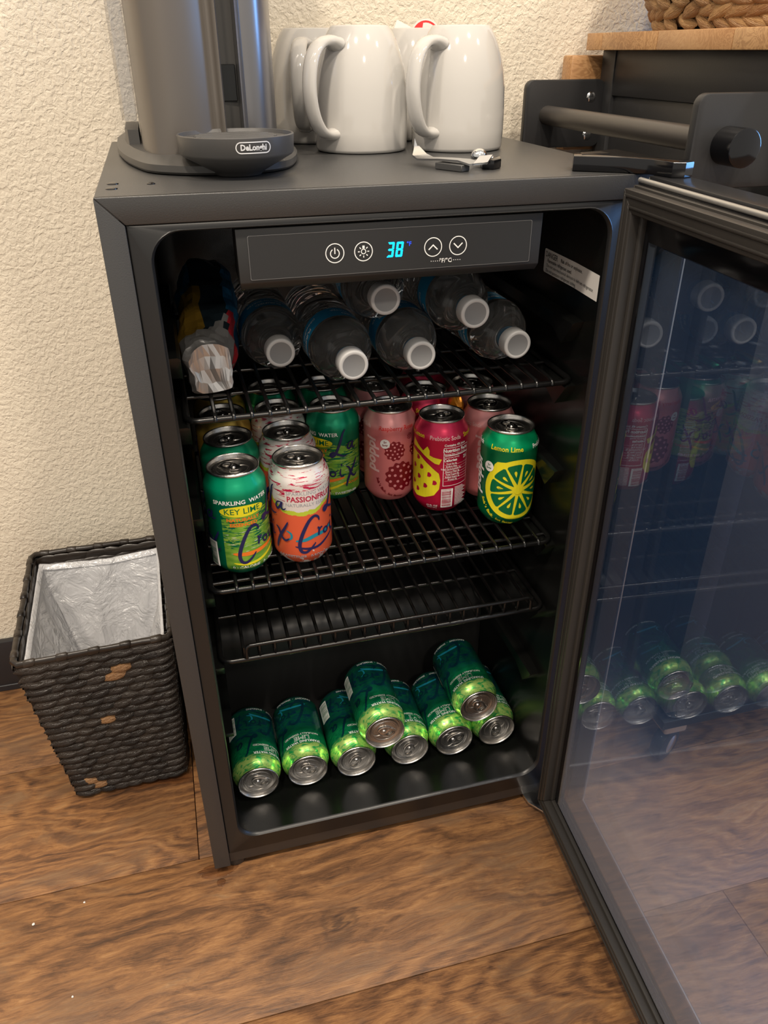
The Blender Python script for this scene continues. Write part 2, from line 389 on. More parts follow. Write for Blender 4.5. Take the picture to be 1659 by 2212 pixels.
# screw plugs in the top
for px, py, rr in ((.0125, .070, .0048), (.0125, .042, .0048), (.0435, .061, .0035), (.4435, .075, .0035)):
    bm = bmesh.new(); lathe(bm, [(0, H+.0012), (rr*.6, H+.0012), (rr, H+.0006), (rr*1.05, H-.001)], 18)
    for v in bm.verts: v.co += Vector((px, py, 0))
    obj('screw_plug', bm, BLKGL, FR, 60, True)
# control housing
bm = bmesh.new()
loft(bm, [[(.104, .004, .796), (.1045, .004, .752), (.1055, .008, .746), (.107, .07, .746), (.107, .07, .796)], [(.376, .004, .796), (.3755, .004, .752), (.3745, .008, .746), (.373, .07, .746), (.373, .07, .796)]], caps=(True, True), smooth=False)
bmesh.ops.bevel(bm, geom=bm.edges[:], offset=.0008, segments=2, profile=.5, affect='EDGES')
PN = obj('control_housing', bm, DARKP, FR, 30, True)
y0 = .0035
bm = bmesh.new()
fp = rrect(.1135, .3655, .7545, .7905, .0012, 2)
loft(bm, [[(x, .0045, z) for x, z in fp], [(x, y0-.0003, z) for x, z in fp]], caps=(False, True), smooth=False)
obj('face_plate', bm, mat('control_face', (.019, .019, .019), .30), PN, 30)
pf = lambda u, v, off: Vector((.2395 + u/1000, y0 - .0003 - off, .7725 + v/1000))
EDGE = mat('worn_edge_line', (.12, .12, .12), .4)
P = Print(pf); P.poly([(x*1000-239.5, z*1000-772.5) for x, z in rrect(.1135, .3655, .7545, .7905, .0012, 2)], EDGE, [[(x*1000-239.5, z*1000-772.5) for x, z in rrect(.1139, .3651, .7549, .7901, .0012, 2)]])
P.build('plate_outline', PN)
def icon(name, u, fn):
    P = Print(pf); P.ring(u, 0, 8.2, .75, INKW); fn(P, u); P.build(name, PN)
U0 = [-53.5, -28.5, 34.0, 57.0]
icon('power_button', U0[0], lambda P, u: (P.ring(u, -.3, 4.2, .8, INKW, 120, 420), P.rect(u-.45, -.6, u+.45, 4.6, INKW)))
def sun(P, u):
    P.ring(u, 0, 2.3, .7, INKW)
    for k in range(8):
        a = pi/4*k + pi/8*0
        if k == 2: P.rect(u-1, 2.5, u+1, 4.9, INKW); continue
        P.stroke([(u+3.3*cos(a), 3.3*sin(a)), (u+5*cos(a), 5*sin(a))], .8, INKW, False, 1)
icon('lamp_button', U0[1], sun)
icon('up_button', U0[2], lambda P, u: P.poly([(u-4.4, -1.8), (u, 2.4), (u+4.4, -1.8), (u+3.7, -2.5), (u, 1.0), (u-3.7, -2.5)], INKW))
icon('down_button', U0[3], lambda P, u: P.poly([(u-4.4, 1.8), (u, -2.4), (u+4.4, 1.8), (u+3.7, 2.5), (u, -1.0), (u-3.7, 2.5)], INKW))
P = Print(pf)
for i in range(5): P.disc(32.5+i*1.9, -12.0, .38, INKW, n=8); P.disc(51.5+i*1.9, -12.0, .38, INKW, n=8)
P.text('°F/°C', 45.6, -12.0, 5.2, INKW, bold=.01); P.build('unit_lettering', PN)
P = Print(pf)
def seg7(ch, ox, oy, w_=6.2, h_=12.5, t_=1.75):
    on = {'3': 'abcdg', '8': 'abcdefg'}[ch]; sh = lambda x, y: (ox + x + y*.13, oy + y); hw = w_/2; hh = h_/2; g_ = .35
    segs = dict(a=[(-hw+g_, hh), (hw-g_, hh), (hw-t_, hh-t_), (-hw+t_, hh-t_)], d=[(-hw+t_, -hh+t_), (hw-t_, -hh+t_), (hw-g_, -hh), (-hw+g_, -hh)],
                g=[(-hw+.9, 0), (-hw+1.8, t_/2), (hw-1.8, t_/2), (hw-.9, 0), (hw-1.8, -t_/2), (-hw+1.8, -t_/2)],
                b=[(hw, hh-g_), (hw, g_), (hw-t_/2, g_), (hw-t_, t_*.7), (hw-t_, hh-t_-g_)], c=[(hw, -hh+g_), (hw-t_, -hh+t_+g_), (hw-t_, -t_*.7), (hw-t_/2, -g_), (hw, -g_)],
                f=[(-hw, hh-g_), (-hw+t_, hh-t_-g_), (-hw+t_, t_*.7), (-hw+t_/2, g_), (-hw, g_)], e=[(-hw, -hh+g_), (-hw, -g_), (-hw+t_/2, -g_), (-hw+t_, -t_*.7), (-hw+t_, -hh+t_+g_)])
    for k in on: P.poly([sh(*p) for p in segs[k]], LEDB)
seg7('3', -4.6, 0); seg7('8', 3.4, 0)
P.text('°F', 11.8, 4.0, 5, LEDD, bold=.02); P.build('temperature_display', PN)
# warning sticker on the right liner wall
STK = mat('white_sticker', (.72, .71, .68), .4); INKK = mat('black_ink', (.02, .02, .02), .5)
lab = lambda u, v, off: Vector(((.4464 if u < 73 else .4464 - .0009*min(1, (u-73)/17) if u < 90 else .4455 - (u-90)/33*.0018) - .0003 - off, .1355 - u/1000, .7225 + v/1000))
P = Print(lab, 8.0); P.poly([(x, z) for x, z in rrect(0, 128, -12.5, 12.5, 2.5, 3)], STK); LB = P.build('warning_label', FR, True)
P = Print(lambda u, v, off: lab(u, v, off + .0002))
P.text('DANGER', 17.5, 6.9, 8, INKK, bold=.012, sx=.9); P.text('Risk of fire or explosion.', 64, 7.0, 5.2, INKK, bold=.012, sx=.95)
P.text('Flammable refrigerant used.', 37, 1.0, 5.2, INKK, bold=.012, sx=.98); P.text('Do not use mechanical devices to defrost refrigerator.', 62.5, -4.2, 4.9, INKK, sx=1.02); P.text('Do not puncture refrigerant tubing.', 42, -9.4, 4.9, INKK, sx=1.0)
P.build('lettering', LB)
# top hinge bracket
bm = bmesh.new(); prism(bm, [(.413, .030), (.424, .053), (.4775, .071), (.4795, .010), (.4835, -.012), (.494, -.024), (.492, -.036), (.482, -.040), (.472, -.036), (.466, -.012), (.452, .006)], H+.0005, H+.013, bev=.001)
obj('hinge_bracket', bm, BLKGL, FR, 30, True)
bm = bmesh.new(); prism(bm, [(.424, .036), (.430, .050), (.452, .054), (.452, .036)], H+.013, H+.0134); obj('hinge_cover_recess', bm, LINER, FR, None, True)
bm = bmesh.new(); prism(bm, [(.430, .010), (.452, .010), (.455, -.006), (.462, -.020), (.474, -.040), (.466, -.044), (.448, -.030), (.432, -.008)], .009, .0125, bev=.0006)
obj('lower_hinge_plate', bm, CHROME, FR, 30, True)
# ------------------------------------------------------------------ fridge door (opened ~87 degrees)
dd = Vector((-.0523, -.9986, 0)); dn = Vector((.9986, -.0523, 0)); DA = Vector((.4535, -.0146, 0)); DL = .478
def dw(s, t, z): return DA + dd*s + dn*t + Vector((0, 0, z))
def ringbox(bm, s0, s1, z0, z1, w_, t0, t1, bev=.0008, wt=None, wb=None):
    wt = wt or w_; wb = wb or w_
    O = [(s0, z0), (s1, z0), (s1, z1), (s0, z1)]; I = [(s0+w_, z0+wb), (s1-w_, z0+wb), (s1-w_, z1-wt), (s0+w_, z1-wt)]
    for k in range(4):
        t = bmesh.new(); q = [O[k], O[(k+1) % 4], I[(k+1) % 4], I[k]]
        a = [t.verts.new(dw(s, t0, z)) for s, z in q]; b = [t.verts.new(dw(s, t1, z)) for s, z in q]
        t.faces.new(a); t.faces.new(b[::-1])
        for i in range(4): t.faces.new((a[i], b[i], b[(i+1) % 4], a[(i+1) % 4]))
        bmesh.ops.recalc_face_normals(t, faces=t.faces)
        if bev: bmesh.ops.bevel(t, geom=t.edges[:], offset=bev, segments=2, profile=.5, affect='EDGES')
        join(bm, t)
bm = bmesh.new(); ringbox(bm, 0, DL, .018, .8255, .030, .010, .041, .0012, .046, .030)
DOOR = obj('door', bm, mat('door_frame_black', (.020, .020, .021), .28), FR, 35, True); DOOR['label'] = 'black framed glass door, open towards the camera'
bm = bmesh.new(); ringbox(bm, .002, DL-.002, .020, .8215, .033, .0002, .0075, .0002, .045, .033); obj('inner_frame', bm, BLKGL, DOOR, 35)
for (i0, w_, t0, t1) in ((.003, .024, -.005, .001), (.005, .0185, -.0145, -.0045), (.0085, .003, -.0158, -.0140), (.0170, .003, -.0158, -.0140)):
    bm = bmesh.new(); ringbox(bm, i0, DL-i0, .024+i0, .822-i0, w_, t0, t1, .0012); obj('gasket', bm, GASK, DOOR, 35)
bm = bmesh.new(); ringbox(bm, .0295, DL-.0295, .047, .781, .010, .012, .032, .0004); obj('glazing_spacer', bm, mat('dark_spacer', (.020, .022, .027), .3), DOOR, 35)
bm = bmesh.new(); ringbox(bm, .0392, DL-.0392, .0565, .7712, .0014, .0335, .0350, .0002); obj('spacer_edge', bm, mat('bright_edge', (.42, .42, .42), .3, .8), DOOR, 35)
tl = [dw(0.001, .0125, .8255), dw(DL-.001, .0125, .8255)]
bm = bmesh.new(); tube(bm, [dw(.002, .0015, .8225), dw(DL-.002, .0015, .8225)], .0024, 8); obj('top_edge_bead', bm, mat('satin_steel', (.42, .41, .39), .3, .7), DOOR, 60)
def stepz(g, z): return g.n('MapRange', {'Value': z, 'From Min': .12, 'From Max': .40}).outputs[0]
def glass_mat():
    g = G('tinted_low_e_glass'); t = g.t
    geo = g.n('NewGeometry'); dt = g.math('ABSOLUTE', g.n('VectorMath', {0: geo.outputs['Incoming'], 1: geo.outputs['Normal']}, operation='DOT_PRODUCT').outputs['Value'])
    fr = g.math('ADD', g.math('MULTIPLY', g.math('POWER', g.math('SUBTRACT', 1.0, dt), 4.0), .90), .125)
    tr = g.n('BsdfTransparent', {'Color': (.86, .90, .95, 1)}); gl = g.n('BsdfGlossy', {'Color': (.80, .88, 1.0, 1), 'Roughness': .012})
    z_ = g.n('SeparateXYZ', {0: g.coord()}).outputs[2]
    painted_haze = g.n('MapRange', {'Value': z_, 'From Min': .42, 'From Max': .05, 'To Min': .030, 'To Max': .20}, interpolation_type='SMOOTHSTEP').outputs[0]  # haze painted into the glass, stronger low down, standing in for reflected room light
    haze_noise = g.noise(g.map(g.coord(), (3, 3, 3)), 1.5, 3)
    hc = g.mix(stepz(g, z_), (.82, .70, .60), (.22, .42, .70))  # painted haze colour: warm glow below, blue sheen above
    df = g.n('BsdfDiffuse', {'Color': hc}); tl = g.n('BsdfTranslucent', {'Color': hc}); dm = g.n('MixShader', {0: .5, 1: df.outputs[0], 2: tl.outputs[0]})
    m1 = g.n('MixShader', {0: fr, 1: tr, 2: gl}); m2 = g.n('MixShader', {0: g.math('MULTIPLY', painted_haze, g.math('ADD', .75, g.math('MULTIPLY', haze_noise, .5))), 1: m1.outputs[0], 2: dm.outputs[0]})
    t.links.new(m2.outputs[0], g.out.inputs[0]); return g.m
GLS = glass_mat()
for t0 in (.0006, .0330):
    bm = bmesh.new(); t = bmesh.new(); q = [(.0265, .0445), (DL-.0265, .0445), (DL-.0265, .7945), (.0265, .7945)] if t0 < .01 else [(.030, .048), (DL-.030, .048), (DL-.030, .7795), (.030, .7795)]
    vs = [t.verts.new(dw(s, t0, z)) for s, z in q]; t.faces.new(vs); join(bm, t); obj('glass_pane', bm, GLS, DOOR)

# ------------------------------------------------------------------ wire shelves
def shelf(zf, pitch, x_first, label, cross, back=.385, fence=False, x0=.045, x1=.441, yf=.034):
    root = empty('wire_shelf', (W/2, .2, zf), label, 'shelf', 'wire shelves of the fridge')
    R_ = .0031; r = .0021; zt = zf + .0024
    def B(name, bm_): obj(name, bm_, WIRE, root, 80, True)
    pts = []
    for cx, cy, a0 in ((x1-.012, yf+.012, -90), (x1-.012, back-.012, 0), (x0+.012, back-.012, 90), (x0+.012, yf+.012, 180)):
        for k in range(5):
            a = radians(a0 + 90*k/4); pts.append((cx+.012*cos(a), cy+.012*sin(a), zf))
    bm = bmesh.new(); tube(bm, pts, R_, 10, closed=True); B('frame', bm)
    n = int((x1-.008 - x_first)/pitch) + 1
    for i in range(n):
        x = x_first + i*pitch
        bm = bmesh.new()
        if fence and x > .071 and x < .425: p = [(x, yf-.001, zf+.019), (x, yf, zf+.003), (x, yf+.0035, zt+.001), (x, yf+.008, zt+.0018)]
        else: p = [(x, yf-.0022, zf-.0008), (x, yf-.0015, zf+.002), (x, yf+.002, zt+.0016), (x, yf+.008, zt+.0018)]
        tube(bm, p + [(x, .2, zt+.0018), (x, back-.001, zt+.0018)], r, 8); B('wire', bm)
    for y in cross:
        bm = bmesh.new(); tube(bm, [(x0, y, zf-.0015), (x1, y, zf-.0015)], .0022, 8); B('crossbar', bm)
    if fence:
        a, b, zz = .0735, .4225, zf+.0195
        p = [(a, yf-.001, zf+.002), (a, yf-.001, zz-.005), (a+.002, yf-.001, zz-.001), (a+.005, yf-.001, zz), (b-.005, yf-.001, zz), (b-.002, yf-.001, zz-.001), (b, yf-.001, zz-.005), (b, yf-.001, zf+.002)]
        bm = bmesh.new(); tube(bm, p, .0024, 8); B('front_guard', bm)
    return root
shelf(.6197, .01735, .0712, 'black wire shelf under the water bottles', (.10, .165, .25), x1=.4415)
shelf(.4205, .0176, .0717, 'black wire shelf carrying the upright soda cans', (.053, .092, .131, .27))
shelf(.3225, .0176, .0712, 'empty black wire shelf with a raised front guard rail', (.12, .22), fence=True)

# ------------------------------------------------------------------ cans
CR = .033
RP = [(0.0, .0255), (.008, .0300), (.013, .0328), (.015, .033), (.100, .033), (.1035, .0326), (.107, .0313), (.111, .0292), (.115, .0273), (.118, .0264)]
def can_r(v):
    z = v/1000
    for (a, ra), (b, rb) in zip(RP, RP[1:]):
        if a <= z <= b: return ra + (rb-ra)*(z-a)/(b-a)
    return .0262 if z > .1 else .026
def can_fn(u, v, off):
    r = can_r(v) + off; a = u/33.0
    return Vector((r*sin(a), -r*cos(a), v/1000))
bm = bmesh.new()
lathe(bm, [(0, .009), (.014, .006), (.0205, .0012), (.0225, 0), (.0243, .0008), (.0262, .003), (.030, .008), (.0325, .0125), (.033, .016), (.033, .040), (.033, .07), (.033, .099), (.0327, .1035), (.0315, .107), (.0292, .1112), (.0273, .1152), (.0264, .1182), (.0262, .1195)], 48, uv=True)
BODYBM = bm
def body_mesh(matx):
    b = BODYBM.copy(); me = bpy.data.meshes.new('can_body'); b.to_mesh(me); b.free(); me.materials.append(matx)
    for p in me.polygons: p.use_smooth = True
    return me
bm = bmesh.new()
lathe(bm, [(.0262, .1188), (.0271, .1194), (.0275, .1204), (.0274, .1214), (.0268, .1220), (.0261, .1217), (.0257, .1205), (.0250, .1165), (.0243, .1152), (.0236, .1152), (.0231, .1168), (.0226, .1174), (.0200, .1174), (.0195, .1171), (.0180, .1170), (0, .1170)], 44)
# embossed tear panel and stamped ridges
tube(bm, [(.0105*cos(a)*1.15, -.0085 + .0092*sin(a), .1172) for a in [2*pi*k/22 for k in range(22)]], .00045, 5, closed=True)
tube(bm, [(.0165*cos(a), .0165*sin(a)+.001, .1171) for a in [radians(200 + 140*k/14) for k in range(-12, 27)]], .0004, 5)
tube(bm, [(.0065*cos(a)*1.0, .0105 + .0078*sin(a), .1171) for a in [2*pi*k/18 for k in range(18)]], .0004, 5, closed=True)
LID = mesh_of('can_lid', bm, ALU, 50)
bm = bmesh.new()
def oval(a, b, y, z, n=24): return [(a*cos(2*pi*k/n), y + b*sin(2*pi*k/n), z) for k in range(n)]
loft(bm, [oval(.0072, .0115, .003, .1178), oval(.0080, .0124, .003, .1184), oval(.0080, .0124, .003, .1190), oval(.0072, .0115, .003, .1194), oval(.0058, .0100, .003, .1190)], smooth=True)
loft(bm, [oval(.0058, .0050, .0075, .1190), oval(.0046, .0038, .0078, .1192), oval(.0044, .0036, .0078, .1184)], smooth=True)
loft(bm, [oval(.0058, .0060, -.0015, .1190), oval(.0050, .0052, -.0015, .1190), oval(.0030, .0030, -.001, .1188)], caps=(False, True), smooth=True)
loft(bm, [oval(.0026, .0026, -.001, .1188), oval(.0024, .0024, -.001, .1200), oval(.0014, .0014, -.001, .1204)], caps=(False, True), smooth=True)
TAB = mesh_of('pull_tab', bm, ALUD, 60)
def ink(name, c, metal=.35, rough=.36): return mat(name, c, rough, metal)
GRNL = ink('lime_green_ink', (.20, .47, .04)); YEL = ink('yellow_ink', (.80, .72, .02), .15); NAVY = ink('navy_script_ink', (.010, .010, .075), 0, .5); ORG = ink('orange_ink', (.85, .20, .02), .1)
TEAL = ink('teal_ink', (.01, .25, .36), .2); CRIM = ink('crimson_ink', (.42, .01, .05), .1); WHT = INKW; DRED = ink('dark_red_ink', (.22, .004, .012), .1); PKL = ink('pale_pink_ink', (.80, .30, .32), .1)
REDI = ink('red_ink', (.70, .03, .03), .1); POPG = ink('can_green_ink', (.0, .16, .055), .35); POPR = ink('can_red_ink', (.50, .008, .05), .35); YGR = ink('yellow_green_ink', (.55, .68, .03), .1)
DNV = ink('deep_blue_foil_ink', (.005, .055, .085), .6, .25); PKW = ink('washed_pink_ink', (.80, .52, .52), .1)
def uvz(g):
    s = g.n('SeparateXYZ', {0: g.n('UVMap')}); return s.outputs[0], s.outputs[1], g.n('UVMap').outputs[0]
def stepf(g, x, a, b): return g.n('MapRange', {'Value': x, 'From Min': a, 'From Max': b}).outputs[0]
# UV: u,v in decimetre (1 = 100 mm)
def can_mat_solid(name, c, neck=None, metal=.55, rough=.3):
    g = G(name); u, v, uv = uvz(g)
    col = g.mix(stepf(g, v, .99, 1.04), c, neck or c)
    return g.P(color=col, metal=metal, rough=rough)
def can_mat_key():
    g = G('green_streaked_can_print'); u, v, uv = uvz(g)
    nz = g.noise(g.map(uv, (5.5, 34, 1), rot=(0, 0, radians(-4))), 1.0, 4, .62, .5)
    lime = g.ramp(g.noise(g.map(uv, (4, 12, 1)), 1.2, 2), [(.35, (.16, .45, .05)), (.6, (.32, .62, .08)), (.8, (.52, .68, .09))])
    white = g.math('GREATER_THAN', g.noise(g.map(uv, (7, 60, 1), (3, 1, 0)), 1.0, 3, .6, .3), .63)
    inzone = g.math('MULTIPLY', stepf(g, v, .33, .50), stepf(g, v, .98, .78))
    dark = g.math('MULTIPLY', g.math('GREATER_THAN', nz, .535), g.math('GREATER_THAN', inzone, .25))
    c = g.mix(dark, lime, (.0, .17, .07)); c = g.mix(g.math('MULTIPLY', white, g.math('MULTIPLY', stepf(g, v, .24, .34), stepf(g, v, .66, .58))), c, (.75, .80, .72))
    wob = g.math('MULTIPLY', g.math('SUBTRACT', g.noise(g.map(uv, (12, 2, 1)), 1.0, 3), .5), .05)
    m_ = g.math('MULTIPLY', g.math('GREATER_THAN', u, -.19), g.math('LESS_THAN', u, .72))
    vv = g.math('ADD', v, wob); m_ = g.math('MULTIPLY', m_, g.math('MULTIPLY', g.math('GREATER_THAN', vv, .095), g.math('LESS_THAN', vv, .80)))
    c = g.mix(m_, g.mix(stepf(g, v, .9, 1.06), (.0, .16, .075), (.0, .33, .16)), c)
    return g.P(color=c, metal=.45, rough=.30)
def can_mat_passion():
    g = G('coral_and_white_can_print'); u, v, uv = uvz(g)
    wob = g.math('MULTIPLY', g.math('SUBTRACT', g.noise(g.map(uv, (9, 5, 1)), 1.0, 4, .6), .5), .10)
    cur = g.math('MULTIPLY', g.math('MULTIPLY', u, u), .9)                       # the swoosh rises at both sides
    cur = g.math('MINIMUM', cur, .16)
    e = g.math('SUBTRACT', g.math('ADD', v, wob), cur)
    coral = (.72, .12, .05); white = (.72, .68, .66)
    c = g.mix(g.math('GREATER_THAN', e, .655), coral, (.50, .62, .05)); c = g.mix(g.math('GREATER_THAN', e, .705), c, white)
    fleck = g.math('GREATER_THAN', g.noise(g.map(uv, (5, 30, 1), rot=(0, 0, radians(14))), 1.0, 4, .6, .7), .565)
    fz = g.math('MULTIPLY', g.math('GREATER_THAN', e, .70), g.math('ADD', g.math('GREATER_THAN', v, .945), g.math('LESS_THAN', u, -.17), True))
    c = g.mix(g.math('MULTIPLY', fleck, fz), c, (.48, .015, .07))
    bot = g.math('MULTIPLY', g.math('LESS_THAN', v, .22), g.math('GREATER_THAN', g.noise(g.map(uv, (9, 7, 1), (1.3, 0, 0)), 1.0, 4, .6), g.math('ADD', g.math('MULTIPLY', v, 1.1), .44)))
    c = g.mix(bot, c, white)
    return g.P(color=c, metal=.28, rough=.34)
def can_mat_lime():
    g = G('dark_green_metallic_can_print'); u, v, uv = uvz(g)
    nz = g.noise(g.map(uv, (5, 13, 1)), 1.5, 4, .6, 1.0)
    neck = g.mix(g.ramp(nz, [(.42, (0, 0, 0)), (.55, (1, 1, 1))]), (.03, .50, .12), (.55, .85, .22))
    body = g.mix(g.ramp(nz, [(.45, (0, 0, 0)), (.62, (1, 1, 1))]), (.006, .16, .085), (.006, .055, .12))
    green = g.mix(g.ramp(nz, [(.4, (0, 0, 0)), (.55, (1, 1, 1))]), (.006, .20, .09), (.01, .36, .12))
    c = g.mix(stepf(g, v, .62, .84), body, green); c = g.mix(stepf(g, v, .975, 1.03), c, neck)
    return g.P(color=c, metal=.62, rough=.24)
# label prints -----------------------------------------------------------
def script_logo(P, s, NAVY=NAVY):
    """hand-brushed two-line script"""
    A = lambda pts: [(x+s, y) for x, y in pts]
    P.stroke(A([(15.5, 56.5), (14.5, 61), (10, 63.5), (4, 59), (-2, 48), (-6.5, 36), (-8, 27), (-6, 20.5), (-1, 19.5), (5, 24), (10, 30)]), 4.0, NAVY)
    P.stroke(A([(13, 48), (15, 46), (14, 38)]), 2.4, NAVY, False, 3); P.stroke(A([(14.2, 42), (17, 46.5), (19.5, 46.5)]), 2.2, NAVY)
    P.ring(24+s, 41, 4.3, 2.1, NAVY, n=14); P.stroke(A([(26.5, 43), (29, 45), (32, 46)]), 1.3, NAVY)
    P.stroke(A([(34, 48), (33, 41), (35, 37), (38, 38)]), 2.4, NAVY); P.disc(35+s, 53, 1.4, NAVY, n=8)
    P.stroke(A([(41, 50), (45, 47), (48, 38), (53, 34), (57, 37)]), 3.0, NAVY); P.stroke(A([(57, 58), (53, 50), (46, 38), (42, 28), (41, 22)]), 3.3, NAVY)
    P.stroke(A([(41, 100), (38, 96), (35, 86), (31, 75), (27.5, 68), (24, 65.5), (22.5, 68), (25.5, 70.5), (31, 68), (38, 65), (43, 66)]), 3.6, NAVY)
    P.stroke(A([(50.5, 82), (46, 81), (43.5, 76), (46, 73), (50, 78), (51.5, 82), (50.5, 75), (53, 73), (56, 75)]), 2.7, NAVY)
def barcode(P, x0, y0, x1, y1, bars, vert=False):
    P.rect(x0, y0, x1, y1, INKW); rs = random.Random(3); y = y0 + (y1-y0)*.06
    while y < y1-1:
        t_ = rs.choice((.35, .5, .8)); P.rect(x0+.8, y, x1-(2.2), y+t_, bars); P.k -= 1; y += t_ + rs.choice((.4, .6, .9))
    P.k += 1
def lbl_key():
    P = Print(can_fn, 4.0)
    P.text('SPARKLING  WATER', 5, 93, 6.6, INKW, bold=.02, rot=1, sx=1.05)
    P.disc(5, 82.5, 25, YEL, 6.4, 26); P.text('KEY LIME', 5, 82.3, 9.5, POPG, bold=.006, sx=1.05)
    P.text('NATURALLY', 5, 72.5, 5.6, ORG, bold=.03, sx=1.15); P.text('ESSENCED', 5, 66.5, 5.6, ORG, bold=.03, sx=1.15)
    P.stroke([(-10, 31), (0, 30), (12, 30), (25, 31.5), (44, 35)], 5, ORG, sub=4); P.stroke([(-10, 19), (3, 17), (20, 19), (38, 25), (50, 29)], 3.2, YEL, sub=4)
    P.text('0 · CALORIE   0 · SWEETENER', 25, 8.0+5, 5.4, INKW, bold=.02, sx=1.05); P.text('INNOCENT', 55, 26, 5, ORG, bold=.02)
    script_logo(P, 5); script_logo(P, -80)
    P.text('12 FL OZ', -8, 15.5, 3.0, POPG, bold=.02); P.text('(355 mL)', -8, 12, 3.0, POPG, bold=.02)
    barcode(P, -40, 12, -27, 44, POPG); return P.mesh('printed_label')
def lbl_pf():
    P = Print(can_fn, 4.0)
    P.text('SPARKLING WATER', 13, 92.5, 6.2, INKG, sx=1.05); P.text('PASSIONFRUIT', 13, 85.5, 9.0, CRIM, bold=.022, sx=.95); P.text('NATURALLY ESSENCED', 13, 78.6, 5.4, INKG, sx=1.05)
    P.stroke([(-8, 34), (2, 35), (14, 39), (26, 40), (40, 44)], 4.6, TEAL, sub=4); P.stroke([(-9, 27), (2, 24), (16, 24), (30, 30), (44, 36)], 3.0, NAVY, sub=4)
    P.stroke([(-18, 46), (-13, 43), (-13, 37), (-20, 34)], 2.6, TEAL)
    P.text('0·SWEETENER   0·SODIUM · ', 3, 13.5, 5.2, INKG, bold=.015, sx=1.0)
    script_logo(P, 4); script_logo(P, -72); return P.mesh('printed_label')
def lbl_lime():
    P = Print(can_fn, 4.0)
    P.text('SPARKLING WATER', 0, 97.5, 5.6, INKDG, bold=.02, sx=1.05); P.text('LIME', 0, 90.5, 9.5, INKDG, outline=True, sx=1.15); P.text('NATURALLY ESSENCED', 0, 84.0, 4.4, INKDG, bold=.01, sx=1.1)
    NAVY = DNV
    P.stroke([(-16, 26), (-6, 30), (6, 31), (18, 28), (24, 24)], 3.4, TEAL, sub=4); P.stroke([(26, 40), (21, 36), (22, 29), (28, 27)], 2.2, TEAL, sub=4); P.stroke([(-22, 20), (0, 23), (20, 20)], 3.0, NAVY, sub=4)
    P.text('INNOCENT  ·  SPARKLING', 0, 15.0, 4.4, INKDG, bold=.01, sx=1.05); script_logo(P, -4, DNV)
    barcode(P, 46, 20, 62, 54, POPG); return P.mesh('printed_label')
def upright_word(P, u, m_=INKW, v=62): P.text('poppi', u, v, 20, m_, rot=90, bold=.035, shear=.22, sx=.98)
def lbl_lemonlime():
    P = Print(can_fn, 4.0); cx, cy, R0 = 15, 51, 39.5
    pts = []
    for k in range(60):
        a = 2*pi*k/60; r = R0; d = abs((a - radians(128) + pi) % (2*pi) - pi)
        r += 5*max(0, 1-d/.22); pts.append((cx + r*1.04*cos(a), cy + r*sin(a)))
    P.poly(pts, YEL)
    n = 10
    for k in range(n):
        a0 = 2*pi*k/n + .19; a1 = 2*pi*(k+1)/n + .19; mid = (a0+a1)/2
        g0 = .9; Q = []
        ri, ro = 7.0, 33.5
        e = lambda r_, a_: (cx + r_*cos(a_), cy + r_*sin(a_))
        dA = 1.1/ro; dB = 1.1/ri
        Q = [e(ri, mid)] + [e(ro-1.5, a0+dA)] + [e(ro, a0+dA+.05 + (a1-a0-2*dA-.1)*i/6) for i in range(7)] + [e(ro-1.5, a1-dA)]
        P.poly(Q, POPG); P.k -= 1
        c_ = e(22, mid); ux, uy = cos(mid), sin(mid)
        P.poly([(c_[0]+ux*t*3.6*1.0 - uy*q*1.7, c_[1]+uy*t*3.6 + ux*q*1.7) for t, q in ((-1.3, 0), (-.5, .55), (.2, .95), (.75, .8), (1, 0), (.75, -.8), (.2, -.95), (-.5, -.55))], YEL)
    P.disc(cx, cy, 5.2, YEL)
    P.disc(-22, 78, 6.2, INKW, 6.6); P.text('5g', -22, 80, 4, POPG, bold=.03); P.text('Sugar', -22, 76.2, 3.6, POPG, bold=.03, sx=.9)
    upright_word(P, -41, INKW, 61)
    P.text('Lemon Lime', -2, 103.5, 8.0, YEL, bold=.02, sx=.95); P.text('Prebiotic Soda', 50, 104, 7.4, INKW, bold=.015, sx=.9); P.text('Prebiotic Soda', -54, 104, 7.4, INKW, bold=.015, sx=.9)
    P.arc("Soda's Back, but Better", cx, cy, 46, 200, 268, 5.4, YEL, .03)
    return P.mesh('printed_label')
def berry(P, cx, cy, r, n=11):
    P.poly([(cx + (r*(.93+.07*cos(n*a)) + 0)*cos(a), cy + (r*(.93+.07*cos(n*a)))*sin(a)) for a in [2*pi*k/66 for k in range(66)]], DRED)
    for rr, k_ in ((.0, 1), (.38, 5), (.72, 11)):
        for k in range(k_):
            a = 2*pi*k/k_ + rr; P.disc(cx + r*rr*cos(a), cy + r*rr*sin(a), r*.085+.15, PKL, n=8); P.k -= 1
    P.k += 1
def lbl_rasp():
    P = Print(can_fn, 4.0)
    P.text('Raspberry Rose', 9, 102.5, 7.6, REDI, bold=.02, sx=.95); P.text('Prebiotic Soda', -44, 103, 7.0, PKW, bold=.01, sx=.9)
    upright_word(P, -25, PKW, 66)
    berry(P, 6, 73, 13.5); berry(P, 14, 38, 20.5, 13); berry(P, 26, 90, 4.2, 7); berry(P, 38, 72, 12)
    P.disc(-6, 83, 6, INKW, 6.2); P.text('5g', -6, 85, 3.8, DRED, bold=.03); P.text('Sugar', -6, 81.2, 3.5, DRED, bold=.03, sx=.9)
    P.arc("Soda's Back, but Better", 14, 40, 30, 188, 275, 4.6, DRED, .03)
    return P.mesh('printed_label')
